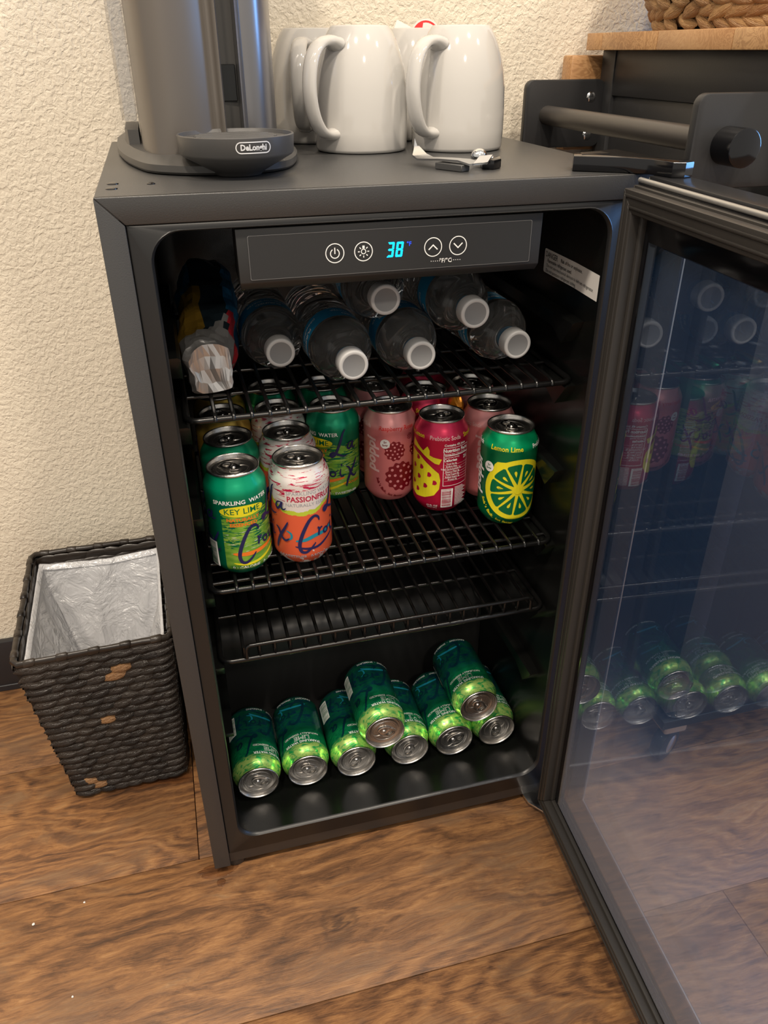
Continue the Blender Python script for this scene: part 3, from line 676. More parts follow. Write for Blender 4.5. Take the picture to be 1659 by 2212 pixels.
def lbl_straw():
    P = Print(can_fn, 4.0)
    P.poly([(-62, 74), (-50, 80), (-38, 80), (-26, 76), (-12, 66), (-1, 57), (1, 48), (0, 36), (-6, 27), (-18, 22), (-32, 20), (-48, 26), (-58, 40), (-64, 58)], YEL)
    P.poly([(-44, 84), (-40, 96), (-30, 89), (-22, 84), (-16, 91), (-13, 86), (-13, 80), (-8, 78), (2, 76), (-1, 69), (-6, 70), (-16, 76), (-26, 82), (-36, 85)], YEL)
    P.stroke([(-62, 83), (-44, 84), (-28, 80), (-14, 71), (-2, 62)], 2.4, POPR, False)
    for (x, y) in ((-30, 73), (-37, 60), (-24, 62), (-13, 54), (-6, 44), (-18, 38), (-28, 48), (-38, 38), (-30, 30), (-48, 50)):
        P.poly([(x-2.4, y-2.6), (x+.8, y-3), (x+3, y-1.2), (x+3, y+.8), (x+1, y+3.2), (x-1.8, y+3.2)], POPR); P.k -= 1
    P.text('Prebiotic Soda', 6, 102.5, 7.2, PKW, bold=.01, sx=.92); P.text('Strawberry Lemon', 56, 103, 7.4, YEL, bold=.02, sx=.9); P.text('Strawberry Lemon', -46, 103, 7.4, YEL, bold=.02, sx=.9)
    P.text('Contains 4% Juice', 19, 94, 4.2, INKW, bold=.02, sx=.95)
    P.poly([(4, 40), (40, 40), (40, 91), (4, 91)], INKW, [[(4.6, 40.6), (39.4, 40.6), (39.4, 90.4), (4.6, 90.4)]])
    P.text('Nutrition Facts', 20.5, 87, 6.0, INKW, bold=.03, sx=.93); P.text('Serving Size 1 Can (355mL)', 20, 82.7, 2.9, INKW, sx=.95)
    P.rect(5.5, 80.2, 38.5, 81.3, INKW); P.text('Calories', 12.5, 74.5, 5.0, INKW, bold=.03); P.text('25', 34, 75, 6, INKW, bold=.03); P.text('Amount per serving', 14, 78.3, 2.5, INKW, bold=.01)
    for i, st in enumerate(('Total Fat 0g', 'Sodium 0mg', 'Total Carbohydrate 9g', 'Dietary Fiber 2g', 'Total Sugars 5g', 'Added Sugars 2g', 'Protein 0g')):
        P.text(st, 14+(.0 if i < 3 else 1.5), 70-i*3.5, 2.9, INKW, bold=.015, sx=.95); P.rect(5.5, 68.3-i*3.5, 38.5, 68.5-i*3.5, INKW)
    for i in range(14): P.rect(19, 37-i*1.9, 31+(i*7 % 5)*1.4, 37.8-i*1.9, INKW)
    barcode(P, 2.5, 11, 16.5, 37, POPR); P.text('12 FL OZ', -8, 13.5, 3.4, INKW, bold=.01); P.text('(355 mL)', -8, 9.6+1, 3.2, INKW, bold=.01)
    return P.mesh('printed_label')
def lbl_gold():
    P = Print(can_fn, 4.0); P.text('SPARKLING  WATER', 5, 93, 6.4, ORG, bold=.02); P.stroke([(-20, 60), (0, 66), (25, 60)], 5, ORG); script_logo(P, 0); script_logo(P, -80); return P.mesh('printed_label')
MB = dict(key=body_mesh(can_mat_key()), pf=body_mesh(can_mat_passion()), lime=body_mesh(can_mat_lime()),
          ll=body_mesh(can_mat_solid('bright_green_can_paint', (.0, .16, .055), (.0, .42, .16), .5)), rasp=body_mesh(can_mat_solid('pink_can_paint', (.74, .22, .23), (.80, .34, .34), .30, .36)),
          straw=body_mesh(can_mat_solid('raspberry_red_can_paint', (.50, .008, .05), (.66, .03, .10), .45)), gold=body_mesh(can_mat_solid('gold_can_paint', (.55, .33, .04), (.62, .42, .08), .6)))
ML = dict(key=lbl_key(), pf=lbl_pf(), lime=lbl_lime(), ll=lbl_lemonlime(), rasp=lbl_rasp(), straw=lbl_straw(), gold=lbl_gold())
def can(kind, loc, rot, label, group, tab=0.0):
    r = empty('drink_can', loc, label, 'can', group, rot)
    link('can_body', MB[kind], r); link('printed_label', ML[kind], r)
    l = link('can_lid', LID, r, rot=(0, 0, tab)); link('pull_tab', TAB, l)
    return r
Z2 = .4205 + .0024 + .0018 + .0021 + .0003
def stand(kind, x, y, label, group, shift=0.0, tab=0.0):
    d = CAM - Vector((x, y, Z2)); a = atan2(d.x, -d.y) + shift/33.0
    return can(kind, (x, y, Z2), (0, 0, a), label, group, tab)
LG = 'sparkling water cans on the middle shelf'; PG = 'prebiotic soda cans on the middle shelf'
stand('key', .0841, .0780, 'green key lime can, front left corner of the middle shelf', LG, 0, .9)
stand('pf', .1532, .0803, 'white and coral passionfruit can at the front beside the key lime can', LG, 0, 1.1)
stand('key', .0858, .1500, 'green key lime can directly behind the front left key lime can', LG, 66, .5)
stand('pf', .1516, .1492, 'passionfruit can directly behind the front passionfruit can', LG, 40, .9)
stand('gold', .0850, .2200, 'gold can behind two key lime cans, nearer of the two gold cans', LG, 0, .6)
stand('gold', .0850, .2880, 'gold can at the back left under the top shelf, farther of the two gold cans', LG, 30, 2.2)
stand('pf', .1510, .2180, 'third can back in the passionfruit column, mostly hidden under the top shelf', LG, 60, 2.8)
stand('key', .1515, .2880, 'green can farthest back in the passionfruit column', LG, 80, 1.2)
stand('key', .2174, .2110, 'key lime can with script showing between the passionfruit cans and the pink can', LG, -31, 2.2)
stand('key', .2185, .2820, 'green can at the back, behind the key lime can in the centre', LG, 90, .8)
stand('rasp', .2857, .1900, 'pink can with two dark raspberries, third column from the right', PG, 0, .2)
stand('rasp', .2855, .2620, 'pink can behind the pink can with two raspberries', PG, -20, 1.8)
stand('straw', .3379, .1470, 'red can with a yellow strawberry and nutrition panel', PG, 0, -.9)
stand('straw', .3430, .2290, 'red can just behind the strawberry can, its lid under the top shelf wires', PG, 60, .3)
stand('straw', .3620, .2990, 'red can farthest back on the right half of the middle shelf', PG, 70, .3)
stand('rasp', .4051, .1640, 'pink can partly hidden behind the green lemon lime can', PG, 18, -.9)
stand('rasp', .4095, .2360, 'can farther back behind the partly hidden pink can on the right', PG, 60, .1)
stand('ll', .4050, .0965, 'green can with a yellow lime slice, front right of the middle shelf', PG, 0, .75)
# lying cans on the bottom
BG = 'lime sparkling water cans lying in the bottom'
def lie(x, y, z, roll, yaw, label, tab): return can('lime', (x + .122*sin(yaw)*-1*-1, y + .122*cos(yaw), z), Matrix.to_euler((Matrix.Rotation(yaw, 3, 'Z').transposed() @ Matrix.Rotation(pi/2, 3, 'X') @ Matrix.Rotation(pi + roll, 3, 'Z'))), label, BG, tab)
ZL = .0755
lie(.0700, .0685, ZL, -.75, 0, 'lime can lying at the far left of the bottom row', 1.9)
lie(.1375, .0720, ZL, .05, 0, 'lime can lying second from the left in the bottom row', .9)
lie(.2050, .0700, ZL, -.65, 0, 'lime can lying third from the left in the bottom row', .2)
lie(.2820, .0710, ZL, -.55, 0, 'lime can in the bottom row, just right of the left stacked can', .35)
lie(.3480, .0710, ZL, .25, 0, 'lime can in the bottom row, just left of and below the right stacked can', 1.5)
lie(.4132, .0730, ZL+.0005, -.6, 0, 'lime can lying at the far right of the bottom row', .5)
lie(.2435, .0605, .1300, -.40, 0, 'lime can stacked on top of the bottom row, left one of two', 1.5)
lie(.3815, .0705, .1330, .35, 0, 'lime can stacked on top of the bottom row, right one of two', .35)

# ------------------------------------------------------------------ water bottles
def glassy(name, c, ior, rough=0.0, aniso=0):
    g = G(name); g.P(color=c, rough=rough, ior=ior, trans=1.0, spec=.5)
    df = g.n('BsdfDiffuse', {'Color': (.62, .63, .62, 1)}); mx = g.n('MixShader', {0: .035, 1: g.b.outputs[0], 2: df.outputs[0]}); g.t.links.new(mx.outputs[0], g.out.inputs[0]); return g.m
PET = glassy('clear_water_filled_pet', (.97, .985, .99), 1.34, .01)
prof = [(0, .004), (.010, .0035), (.018, .002), (.024, 0), (.0295, .003), (.032, .009)]
z = .012
while z < .118:
    prof += [(.0325, z), (.0325, z+.0045), (.0312, z+.0068), (.0312, z+.0080)]; z += .0098
prof += [(.0316, .121), (.0316, .150), (.0328, .152), (.0330, .1535), (.0326, .1550), (.0318, .1600), (.0296, .168), (.0256, .1750), (.0204, .1805), (.0155, .1845), (.0128, .1880), (.0122, .1900), (.0122, .1930), (.0138, .1935), (.0138, .195), (.0, .195)]
bm = bmesh.new(); lathe(bm, prof, 40, fn=lambda r, z, a: r + (.0007*sin(6*a + z*150) if .012 < z < .118 else 0)); BOT = mesh_of('bottle_body', bm, PET, 60)
bm = bmesh.new()
lathe(bm, [(.0133, .1952), (.0147, .1954), (.0149, .1960), (.0149, .2085), (.0145, .2100), (.0135, .2106), (.0118, .2107), (.0112, .2104), (0, .2104)], 72, fn=lambda r, z, a: r - (.0003 if (round(a/(2*pi/72)) % 2 and .196 < z < .209) else 0))
CAPM = mat('white_cap_plastic', (.42, .42, .42), .45, sss=.0)
CAPM2 = mat('cap_face_grey', (.17, .175, .18), .5)
me = mesh_of('bottle_cap', bm, [CAPM, CAPM2], 50)
for p in me.polygons:
    if p.center.z > .21035 and sqrt(p.center.x**2+p.center.y**2) < .0114: p.material_index = 1
CAPMESH = me
LBLUE = mat('blue_bottle_label', (.015, .22, .42), .4)
bm = bmesh.new(); lathe(bm, [(.0321, .1225), (.0321, .1505)], 40); BLAB = mesh_of('bottle_label', bm, LBLUE, 80)
def b_fn(u, v, off): a = u/32.4; return Vector(((.0322+off)*sin(a), -(.0322+off)*cos(a), v/1000))
P = Print(b_fn, 4.0)
for s in (-65, 0, 65): P.text('PURIFIED', s, 141.5, 7.0, INKW, bold=.02); P.text('DRINKING WATER', s, 132, 5.6, INKW, bold=.01)
BTXT = P.mesh('label_lettering')
def bottle(x, y, z, roll, yaw, label, pitch=0.0):
    R3 = Matrix.Rotation(yaw, 3, 'Z') @ Matrix.Rotation(pi/2 + pitch, 3, 'X') @ Matrix.Rotation(pi + roll, 3, 'Z')
    ax = R3 @ Vector((0, 0, 1)); loc = Vector((x, y, z)) - ax*.2105
    r = empty('water_bottle', loc, label, 'bottle', 'clear water bottles lying on the top shelf', R3.to_euler())
    link('bottle_body', BOT, r); link('bottle_cap', CAPMESH, r); lb = link('bottle_label', BLAB, r); link('label_lettering', BTXT, lb); return r
ZS = .6197+.0024+.0018+.0021+.0331
bottle(.1450, .091, ZS, .0, .02, 'water bottle lying leftmost on the top shelf, beside the foil pouch')
bottle(.2075, .036, ZS, -.6, .03, 'water bottle second from the left with its blue label showing')
bottle(.2785, .0450, ZS, .5, .0, 'water bottle lying on the shelf in the centre, below the stacked bottle')
bottle(.3835, .0500, ZS, 0, .03, 'water bottle lying rightmost on the top shelf')
bottle(.2440, .0530, ZS+.0560, 1.2, -.02, 'water bottle stacked in the middle just under the control panel')
bottle(.3300, .0370, ZS+.0405, .2, .0, 'water bottle stacked right of centre, resting on the right-hand bottles')

# ------------------------------------------------------------------ foil pouch, orange packet
def crumple(name, loops, mats, pick, amp, label, cat, seed=3, sub=3):
    bm = bmesh.new(); loft(bm, loops, caps=(True, True), smooth=False)
    bmesh.ops.triangulate(bm, faces=[f for f in bm.faces if len(f.verts) > 4])
    bmesh.ops.subdivide_edges(bm, edges=bm.edges[:], cuts=sub, use_grid_fill=True)
    for v in bm.verts:
        q = v.co*38 + Vector((seed, seed*2, 0)); v.co += Vector((noise.noise(q), noise.noise(q+Vector((9, 2, 4))), noise.noise(q+Vector((1, 7, 3)))))*amp + v.co*0
        q2 = v.co*110; v.co += Vector((noise.noise(q2), noise.noise(q2+Vector((4, 4, 4))), noise.noise(q2+Vector((8, 1, 3)))))*amp*.35
    bmesh.ops.recalc_face_normals(bm, faces=bm.faces)
    for f in bm.faces: f.material_index = pick(f.calc_center_median(), f.normal)
    c = sum((v.co for v in bm.verts), Vector())/len(bm.verts); zmin = min(v.co.z for v in bm.verts)
    base = Vector((c.x, c.y, zmin))
    for v in bm.verts: v.co -= base
    o = link(name, mesh_of(name, bm, mats, None), None, base); return put(o, label, cat)
FS = mat('silver_foil', (.60, .59, .58), .30, .8); FB = mat('black_foil_print', (.012, .020, .026), .22, .3); FGd = mat('gold_foil_print', (.25, .15, .02), .35, .5); FBl = mat('blue_foil_print', (.02, .12, .24), .35, .4); FRd = mat('red_foil_print', (.40, .02, .03), .4, .2)
def sec(y, x0, x1, z0, z1, lean=0.0):
    o = []
    for k in range(12):
        a = 2*pi*k/12 + .26; ca, sa = cos(a), sin(a)
        sgn = lambda t: (abs(t)**.55)*(1 if t > 0 else -1)
        o.append(((x0+x1)/2 + (x1-x0)/2*sgn(ca) + lean*sa, y, (z0+z1)/2 + (z1-z0)/2*sgn(sa)))
    return o
def pickf(c, n):
    if c.y < .108: return 0
    if c.x > .098 and n.x > .2: return 3 if c.y > .135 else 4
    if c.x < .066: return 3 if c.y > .175 else 2
    if c.x < .074 and c.y < .17: return 2
    return 1 if c.y > .125 or noise.noise(c*60) > -.1 else 0
zb_ = Z = .6197+.0024+.0018+.0021
crumple('foil_pouch', [sec(.078, .054, .094, Z+.003, Z+.052), sec(.084, .050, .094, Z+.001, Z+.055), sec(.105, .049, .098, Z+.001, Z+.060, .002), sec(.135, .049, .106, Z+.003, Z+.070, .004), sec(.165, .049, .110, Z+.005, Z+.080, .005), sec(.200, .050, .111, Z+.008, Z+.090, .006), sec(.235, .053, .110, Z+.012, Z+.096, .006), sec(.262, .058, .104, Z+.030, Z+.090, .004)],
        [FS, FB, FGd, FBl, FRd], pickf, .0055, 'crumpled foil pouch with silver end lying left of the water bottles', 'pouch')
FO = mat('orange_foil', (.75, .28, .02), .28, .5)
crumple('snack_packet', [sec(.184, .366, .380, Z2+.002, Z2+.112), sec(.190, .362, .383, Z2+.001, Z2+.123), sec(.198, .362, .383, Z2+.001, Z2+.124), sec(.204, .366, .380, Z2+.002, Z2+.114)], [FO, FO], lambda c, n: 0, .004, 'small crumpled orange foil packet wedged between the red and pink cans', 'packet', 5)

# ------------------------------------------------------------------ mugs
MP = [(0, .002), (.040, .002), (.0455, .0), (.0488, .0012), (.0500, .004), (.0505, .020), (.0503, .040), (.0494, .060), (.0470, .078), (.0432, .092), (.0385, .104), (.0338, .112), (.0310, .1160), (.0298, .1174), (.0284, .1172), (.0288, .1150), (.0360, .1020), (.0420, .088), (.0455, .070), (.0465, .040), (.0455, .012), (.038, .007), (0, .006)]
bm = bmesh.new(); lathe(bm, MP, 56); MUGB = mesh_of('mug_body', bm, CER, 70)
def handle_mesh():
    bm = bmesh.new(); ctl = [(.040, .1010), (.050, .1035), (.064, .1010), (.0755, .0900), (.0810, .0730), (.0815, .0560), (.0770, .0380), (.0685, .0250), (.0590, .0200), (.0480, .0190)]
    P_ = [Vector(p) for p in ctl]; Q = []
    for i in range(len(P_)-1):
        p0 = P_[max(i-1, 0)]; p1 = P_[i]; p2 = P_[i+1]; p3 = P_[min(i+2, len(P_)-1)]
        for k in range(4):
            t = k/4; Q.append(.5*((2*p1)+(p2-p0)*t+(2*p0-5*p1+4*p2-p3)*t*t+(3*p1-p0-3*p2+p3)*t**3))
    Q.append(P_[-1]); loops = []
    for i, q in enumerate(Q):
        d = (Q[min(i+1, len(Q)-1)] - Q[max(i-1, 0)]).normalized(); nn = Vector((-d.y, d.x)); f = i/(len(Q)-1); e = 1 + .45*max(0, 1-f*7) + .35*max(0, (f-.88)*8)
        L = []
        for k in range(14):
            a = 2*pi*k/14; h_ = .0050*e*cos(a); s_ = .0088*e*sin(a); L.append((q.x + nn.x*h_, s_, q.y + nn.y*h_))
        loops.append(L)
    loft(bm, loops, caps=(True, True)); return mesh_of('mug_handle', bm, CER, 80)
MUGH = handle_mesh()
def mug(x, y, az, label):
    r = empty('mug', (x, y, H), label, 'mug', 'white ceramic mugs on top of the fridge', (0, 0, radians(az)))
    link('mug_body', MUGB, r); link('mug_handle', MUGH, r); return r
mug(.2725, .2610, 218, 'white barrel-shaped ceramic mug in front, beside the coffee machine tray')
mug(.3775, .2430, 216, 'white barrel-shaped ceramic mug at the right, behind the can opener')
mug(.2405, .3800, 250, 'white mug at the back left with its handle towards the camera')
mug(.3690, .3760, 30, 'white mug at the back right holding packets')
# things in the back mug
PAP = mat('white_paper', (.74, .71, .66), .7); 
def packet(name, c, sx, sz, rot, label, lines=True):
    bm = bmesh.new(); loft(bm, [[(-sx, 0, -sz), (sx, 0, -sz), (sx, .0006, -sz), (-sx, .0006, -sz)], [(-sx, -.003, 0), (sx, -.003, 0), (sx, .003, 0), (-sx, .003, 0)], [(-sx, 0, sz), (sx, 0, sz), (sx, .0006, sz), (-sx, .0006, sz)]], caps=(True, True), smooth=False)
    o = obj(name, bm, PAP); o.location = c; o.rotation_euler = rot; put(o, label, 'packet', 'packets in the back mug')
    P = Print(lambda u, v, off: Vector((u/1000, -.0032-off + abs(v)/1000/sz*.0028, v/1000)))
    for i in range(5): P.rect(-sx*800, 4-i*2.2+sz*300, sx*700, 4.4-i*2.2+sz*300, INKDG)
    P.build('printed_lines', o)
packet('sugar_packet', (.352, .380, H+.098), .016, .024, (radians(-8), radians(24), radians(-8)), 'white packet with fine print leaning out of the back right mug on the left')
packet('sugar_packet', (.388, .385, H+.098), .015, .022, (radians(-8), radians(-30), radians(10)), 'plain white packet in the back right mug, behind the front mug')
bm = bmesh.new(); lathe(bm, [(0, 0), (.013, 0), (.0165, .012), (.0185, .013), (.0185, .0142), (0, .0142)], 32)
o = link('creamer_pod', mesh_of('creamer_pod', bm, PAP, 40), None, (.3775, .374, H+.107), (radians(84), 0, radians(-6))); put(o, 'small pod with a red and white lid sticking out of the back right mug', 'pod')
lf = lambda u, v, off: Vector((u/1000, v/1000, .0142 + off))
P = Print(lf); P.disc(0, 0, 17.6, PAP, n=30); P.ring(0, 0, 16.6, 2.2, REDI); P.poly([(16*cos(a), 16*sin(a)) for a in [radians(100+160*k/14) for k in range(15)]] + [(-2, -8), (-5, 4)], REDI); P.disc(5, -2, 3.2, REDI, n=14); P.build('printed_lid', o)

# ------------------------------------------------------------------ can opener
OP = empty('bottle_opener', (.335, .10, H), 'chrome bottle opener lying on the fridge in front of the right mug', 'opener')
def ob(name, bm, m_, sm=40): return obj(name, bm, m_, OP, sm, True)
A_ = Vector((.2960, .1060, H+.0075)); B_ = Vector((.3290, .0500, H+.0090)); C_ = Vector((.3660, .0890, H+.0095))
ax = (B_-A_).normalized(); sd = Vector((-ax.y, ax.x, 0)).normalized()
pth = [Vector((.2930, .1200, H+.0155)), Vector((.2935, .1130, H+.0090)), A_+Vector((0.001, 0, -.001)), A_*.6+B_*.4, A_*.25+B_*.75, B_+Vector((-.001, .003, -.0025)), Vector((.3330, .0540, H+.0065)), Vector((.3420, .0640, H+.0115))]
wds = [.003, .009, .0105, .0085, .008, .0085, .009, .0085]
bm = bmesh.new(); loops = []
for p, w_ in zip(pth, wds):
    loops.append([p + Vector((.93, .36, 0)).normalized()*w_ + Vector((0, 0, .0008)), p - Vector((.93, .36, 0)).normalized()*w_*.9 + Vector((0, 0, .0008)), p - Vector((.93, .36, 0)).normalized()*w_*.9 - Vector((0, 0, .0008)), p + Vector((.93, .36, 0)).normalized()*w_ - Vector((0, 0, .0008))])
loft(bm, loops, caps=(True, True), smooth=True); ob('opener_bar', bm, CHROME)
bm = bmesh.new(); q = [Vector((.2890, .1130, H+.0080)), Vector((.3040, .1190, H+.0080)), Vector((.2945, .1230, H+.0150)), Vector((.2915, .1235, H+.0225)), Vector((.2895, .1190, H+.0150))]
loft(bm, [q, [v + Vector((.0002, -.0012, .0002)) for v in q]], caps=(True, True), smooth=False); ob('opener_claw', bm, CHROME, 30)
bm = bmesh.new(); t = bmesh.new(); bmesh.ops.create_uvsphere(t, u_segments=18, v_segments=12, radius=.0072); join(bm, t, Matrix.Translation((.3455, .0900, H+.0085)) @ Matrix.Diagonal((1.1, 1, 1, 1))); 
for f in bm.faces: f.smooth = True
ob('opener_knob', bm, CHROME, 180)
bm = bmesh.new(); prism(bm, [(.3500, .0960), (.3630, .0960), (.3665, .0880), (.3600, .0700), (.3490, .0600), (.3400, .0660), (.3440, .0820)], H+.0002, H+.0085, bev=.0012); ob('opener_grip', bm, BLKGL)
bm = bmesh.new(); lathe(bm, [(0, H+.0095), (.0022, H+.0095), (.003, H+.0084)], 14)
for v in bm.verts: v.co += Vector((.3545, .0810, 0))
ob('opener_rivet', bm, CHROME)
bm = bmesh.new(); t = bmesh.new(); box(t, (-.016, -.006, 0), (.016, .006, .0058), .0006, 1); an = atan2(B_.y-A_.y, B_.x-A_.x)
join(bm, t, Matrix.Translation((.3120, .0700, H+.0002)) @ Matrix.Rotation(an, 4, 'Z')); ob('magnet_block', bm, mat('dark_magnet', (.05, .05, .05), .5))

# ------------------------------------------------------------------ coffee machine
CM = empty('coffee_machine', (.105, .22, H), 'grey capsule coffee machine at the left end of the fridge top', 'coffee machine')
TIT = mat('titanium_grey_plastic', (.14, .125, .110), .38, .45); TIT2 = mat('dark_grey_plastic', (.055, .053, .050), .42); 
def shell_curve(P_, k=6):
    out = [P_[0]]
    for i in range(1, len(P_)-2):
        p0, p1, p2, p3 = Vector(P_[i-1]), Vector(P_[i]), Vector(P_[i+1]), Vector(P_[i+2])
        for q in range(k):
            t = q/k; v = .5*((2*p1)+(p2-p0)*t+(2*p0-5*p1+4*p2-p3)*t*t+(3*p1-p0-3*p2+p3)*t**3); out.append((v.x, v.y))
    return out + [P_[-2], P_[-1]]
foot = [(.010, .395), (.0115, .300), (.020, .215), (.034, .150), (.048, .118), (.078, .096), (.108, .0895), (.135, .092), (.160, .106), (.176, .135), (.190, .200), (.196, .300), (.196, .395)]
bm = bmesh.new(); cx_, cy_ = .103, .26
ins = lambda P_, k, kk=1.0: [(cx_+(x-cx_)*k, cy_+(y-cy_)*kk) for x, y in P_]
foot = shell_curve(foot, 5)
loft(bm, [[(x, y, H+.001) for x, y in ins(foot, .985, .985)], [(x, y, H+.003) for x, y in foot], [(x, y, H+.0085) for x, y in foot], [(x, y, H+.0145) for x, y in ins(foot, .90, .90)], [(x, y, H+.0150) for x, y in ins(foot, .80, .82)]], caps=(True, True), smooth=True)
obj('base_plate', bm, TIT2, CM, 28, True)
HT = H + .33
def smooth_poly(P_, k=4):
    out = []; n = len(P_)
    for i in range(n):
        p0, p1, p2, p3 = [Vector(P_[(i+j-1) % n]) for j in range(4)]
        for q in range(k):
            t = q/k; v = .5*((2*p1)+(p2-p0)*t+(2*p0-5*p1+4*p2-p3)*t*t+(3*p1-p0-3*p2+p3)*t**3); out.append((v.x, v.y))
    return out
left = [(.0375, .335), (.0385, .26), (.0405, .190), (.0440, .160), (.0500, .142), (.0590, .133), (.0720, .131), (.0900, .1365), (.1085, .148), (.1185, .157), (.1185, .335)]
bm = bmesh.new(); prism(bm, shell_curve(left), H+.0145, HT)
obj('left_shell', bm, TIT, CM, 50, True)
right = [(.1320, .335), (.1320, .161), (.1385, .1565), (.1490, .158), (.1580, .1645), (.1655, .177), (.1705, .197), (.1745, .230), (.1770, .270), (.1780, .335)]
bm = bmesh.new(); prism(bm, shell_curve(right), H+.0145, HT)
obj('right_shell', bm, mat('satin_grey_column', (.24, .235, .24), .30, .85), CM, 50, True)
bm = bmesh.new(); prism(bm, [(.114, .335), (.114, .1615), (.1355, .1635), (.1355, .335)], H+.0145, HT); obj('seam_channel', bm, TIT2, CM, None, True)
for zz in (.055, .145, .245):
    bm = bmesh.new(); box(bm, (.1165, .1600, H+zz), (.1310, .1635, H+zz+.030), .0006, 1)
    obj('slot_insert', bm, LINER, CM, 30, True)
bm = bmesh.new(); box(bm, (.034, .13, HT), (.182, .34, HT+.05), .012, 3); obj('brew_head', bm, TIT2, CM, 40, True)
TANK = G('clear_tank_plastic'); 
_t = TANK.n('BsdfTransparent', {'Color': (.86, .86, .87, 1)}); _g = TANK.n('BsdfGlossy', {'Roughness': .05}); _m = TANK.n('MixShader', {0: .16, 1: _t.outputs[0], 2: _g.outputs[0]}); TANK.t.links.new(_m.outputs[0], TANK.out.inputs[0])
bm = bmesh.new(); prism(bm, [(.0225, .345), (.0225, .250), (.0260, .232), (.0370, .228), (.0370, .345)], H+.036, HT-.01); obj('water_tank', bm, TANK.m, CM, 25, True)
bm = bmesh.new(); prism(bm, [(.0235, .345), (.0235, .252), (.0265, .236), (.0370, .232), (.0370, .345)], H+.0145, H+.028); obj('tank_seat', bm, TIT2, CM, 25, True)
# cup stand in front
bm = bmesh.new(); cxd, cyd = .1205, .0990
lathe(bm, [(0, .0005), (.020, .0005), (.0215, .0020), (.0240, .0040), (.0485, .0170), (.0500, .0190), (.0508, .0330), (.0500, .0338), (.0488, .0335), (.0475, .0305), (0, .0300)], 56)
for v in bm.verts: v.co += Vector((cxd, cyd, H))
DI = obj('drip_tray', bm, mat('matt_grey_tray', (.060, .058, .056), .38), CM, 35, True)
bm = bmesh.new()
for k in range(-3, 4):
    wv = sqrt(max(0, .036**2-(k*.009)**2)); box(bm, (cxd-wv, cyd+k*.009-.002, H+.0300), (cxd+wv, cyd+k*.009+.002, H+.0322), .0005, 1)
obj('grille', bm, TIT2, DI, 30)
def d_fn(u, v, off): a = u/50.8 + radians(11); rr = .0508 + off + .0002 - (.0338-.0190 - (v/1000+.0074))*.054*0; rr -= (.033-(.0262+v/1000))*.057; return Vector((cxd + rr*sin(a), cyd - rr*cos(a), H + .0262 + v/1000))
P = Print(d_fn, 3.0); SILV = mat('silver_badge_ink', (.60, .60, .60), .4)
L_ = rrect(-15.5, 15.5, -4.6, 4.6, 4.55, 6); I_ = rrect(-14.6, 14.6, -3.7, 3.7, 3.65, 6); P.poly(L_, SILV, [I_])
P.text("DeLonghi", 0, 0, 6.4, SILV, bold=.035, sx=.92); P.build('badge', DI)

# ------------------------------------------------------------------ wooden-topped cart on the right
def butcher(name='butcher_block_wood'):
    g = G(name); oi = g.n('ObjectInfo').outputs['Random']; co = g.n('VectorMath', {0: g.coord(), 1: g.n('CombineXYZ', {0: g.math('MULTIPLY', oi, 9), 2: g.math('MULTIPLY', oi, 5)})}, operation='ADD').outputs[0]
    n_ = g.noise(g.map(co, (3, 12, 12)), 3, 4, .6, 1.5); r_ = g.math('ADD', g.math('MULTIPLY', g.math('SINE', g.math('MULTIPLY', n_, 60)), .15), g.noise(co, 9, 3))
    c = g.ramp(r_, [(.25, (.34, .17, .065)), (.5, (.50, .28, .12)), (.8, (.62, .38, .18))]); c = g.mix(g.math('MULTIPLY', oi, .45), c, (.36, .18, .08))
    return g.P(color=c, rough=.38)
BW = butcher(); CB = mat('cart_black_paint', (.020, .020, .021), .42, 0, .15, 500)
CT = empty('kitchen_cart', (.84, .20, 0), 'black kitchen cart with butcher-block top standing right of the fridge', 'cart')
# slab built of glued staves
xs_ = [.612, .640, .700, .760, .820, .880, .940, 1.00, 1.06]
ys_ = [.412, .372, .245, .11, -.03]
for i in range(len(xs_)-1):
    yy = ys_ if i == 0 else [.412, .30-(i % 3)*.07, .10-(i % 2)*.05, -.03]
    for a, b in zip(yy, yy[1:]):
        t = bmesh.new(); x0_, x1_ = xs_[i], xs_[i+1]; box(t, ((x0_-x1_)/2+.0001, (b-a)/2+.0001, -.0095), ((x1_-x0_)/2-.0001, (a-b)/2-.0001, .0095), .0012 if i == 0 else .0003, 2)
        link('stave', mesh_of('stave', t, BW, 40), CT, Vector(((x0_+x1_)/2, (a+b)/2, .9285)) - CT.location)
def cb(name, a, b, bev=.001, m_=CB):
    bm = bmesh.new(); box(bm, a, b, bev, 2); return obj(name, bm, m_, CT, 35, True)
bm = bmesh.new(); box(bm, (.594, .4125, .800), (.66, .4400, .9135), .003, 2); obj('folded_leaf', bm, BW, CT, 35, True)
cb('corner_post', (.634, .372, .12), (.664, .405, .919)); cb('corner_post', (.634, .002, .12), (.664, .034, .919))
cb('corner_post', (1.02, .372, .12), (1.05, .405, .919)); cb('corner_post', (1.02, .002, .12), (1.05, .034, .919))
cb('top_rail', (.6355, .034, .868), (.652, .372, .919)); cb('side_board', (.6395, .034, .10), (.650, .372, .868))
cb('front_board', (.655, .0045, .10), (1.03, .016, .919)); cb('back_board', (.655, .39, .10), (1.03, .40, .919)); cb('bottom_board', (.636, .003, .085), (1.048, .404, .100)); cb('side_board', (1.032, .034, .10), (1.045, .372, .919))
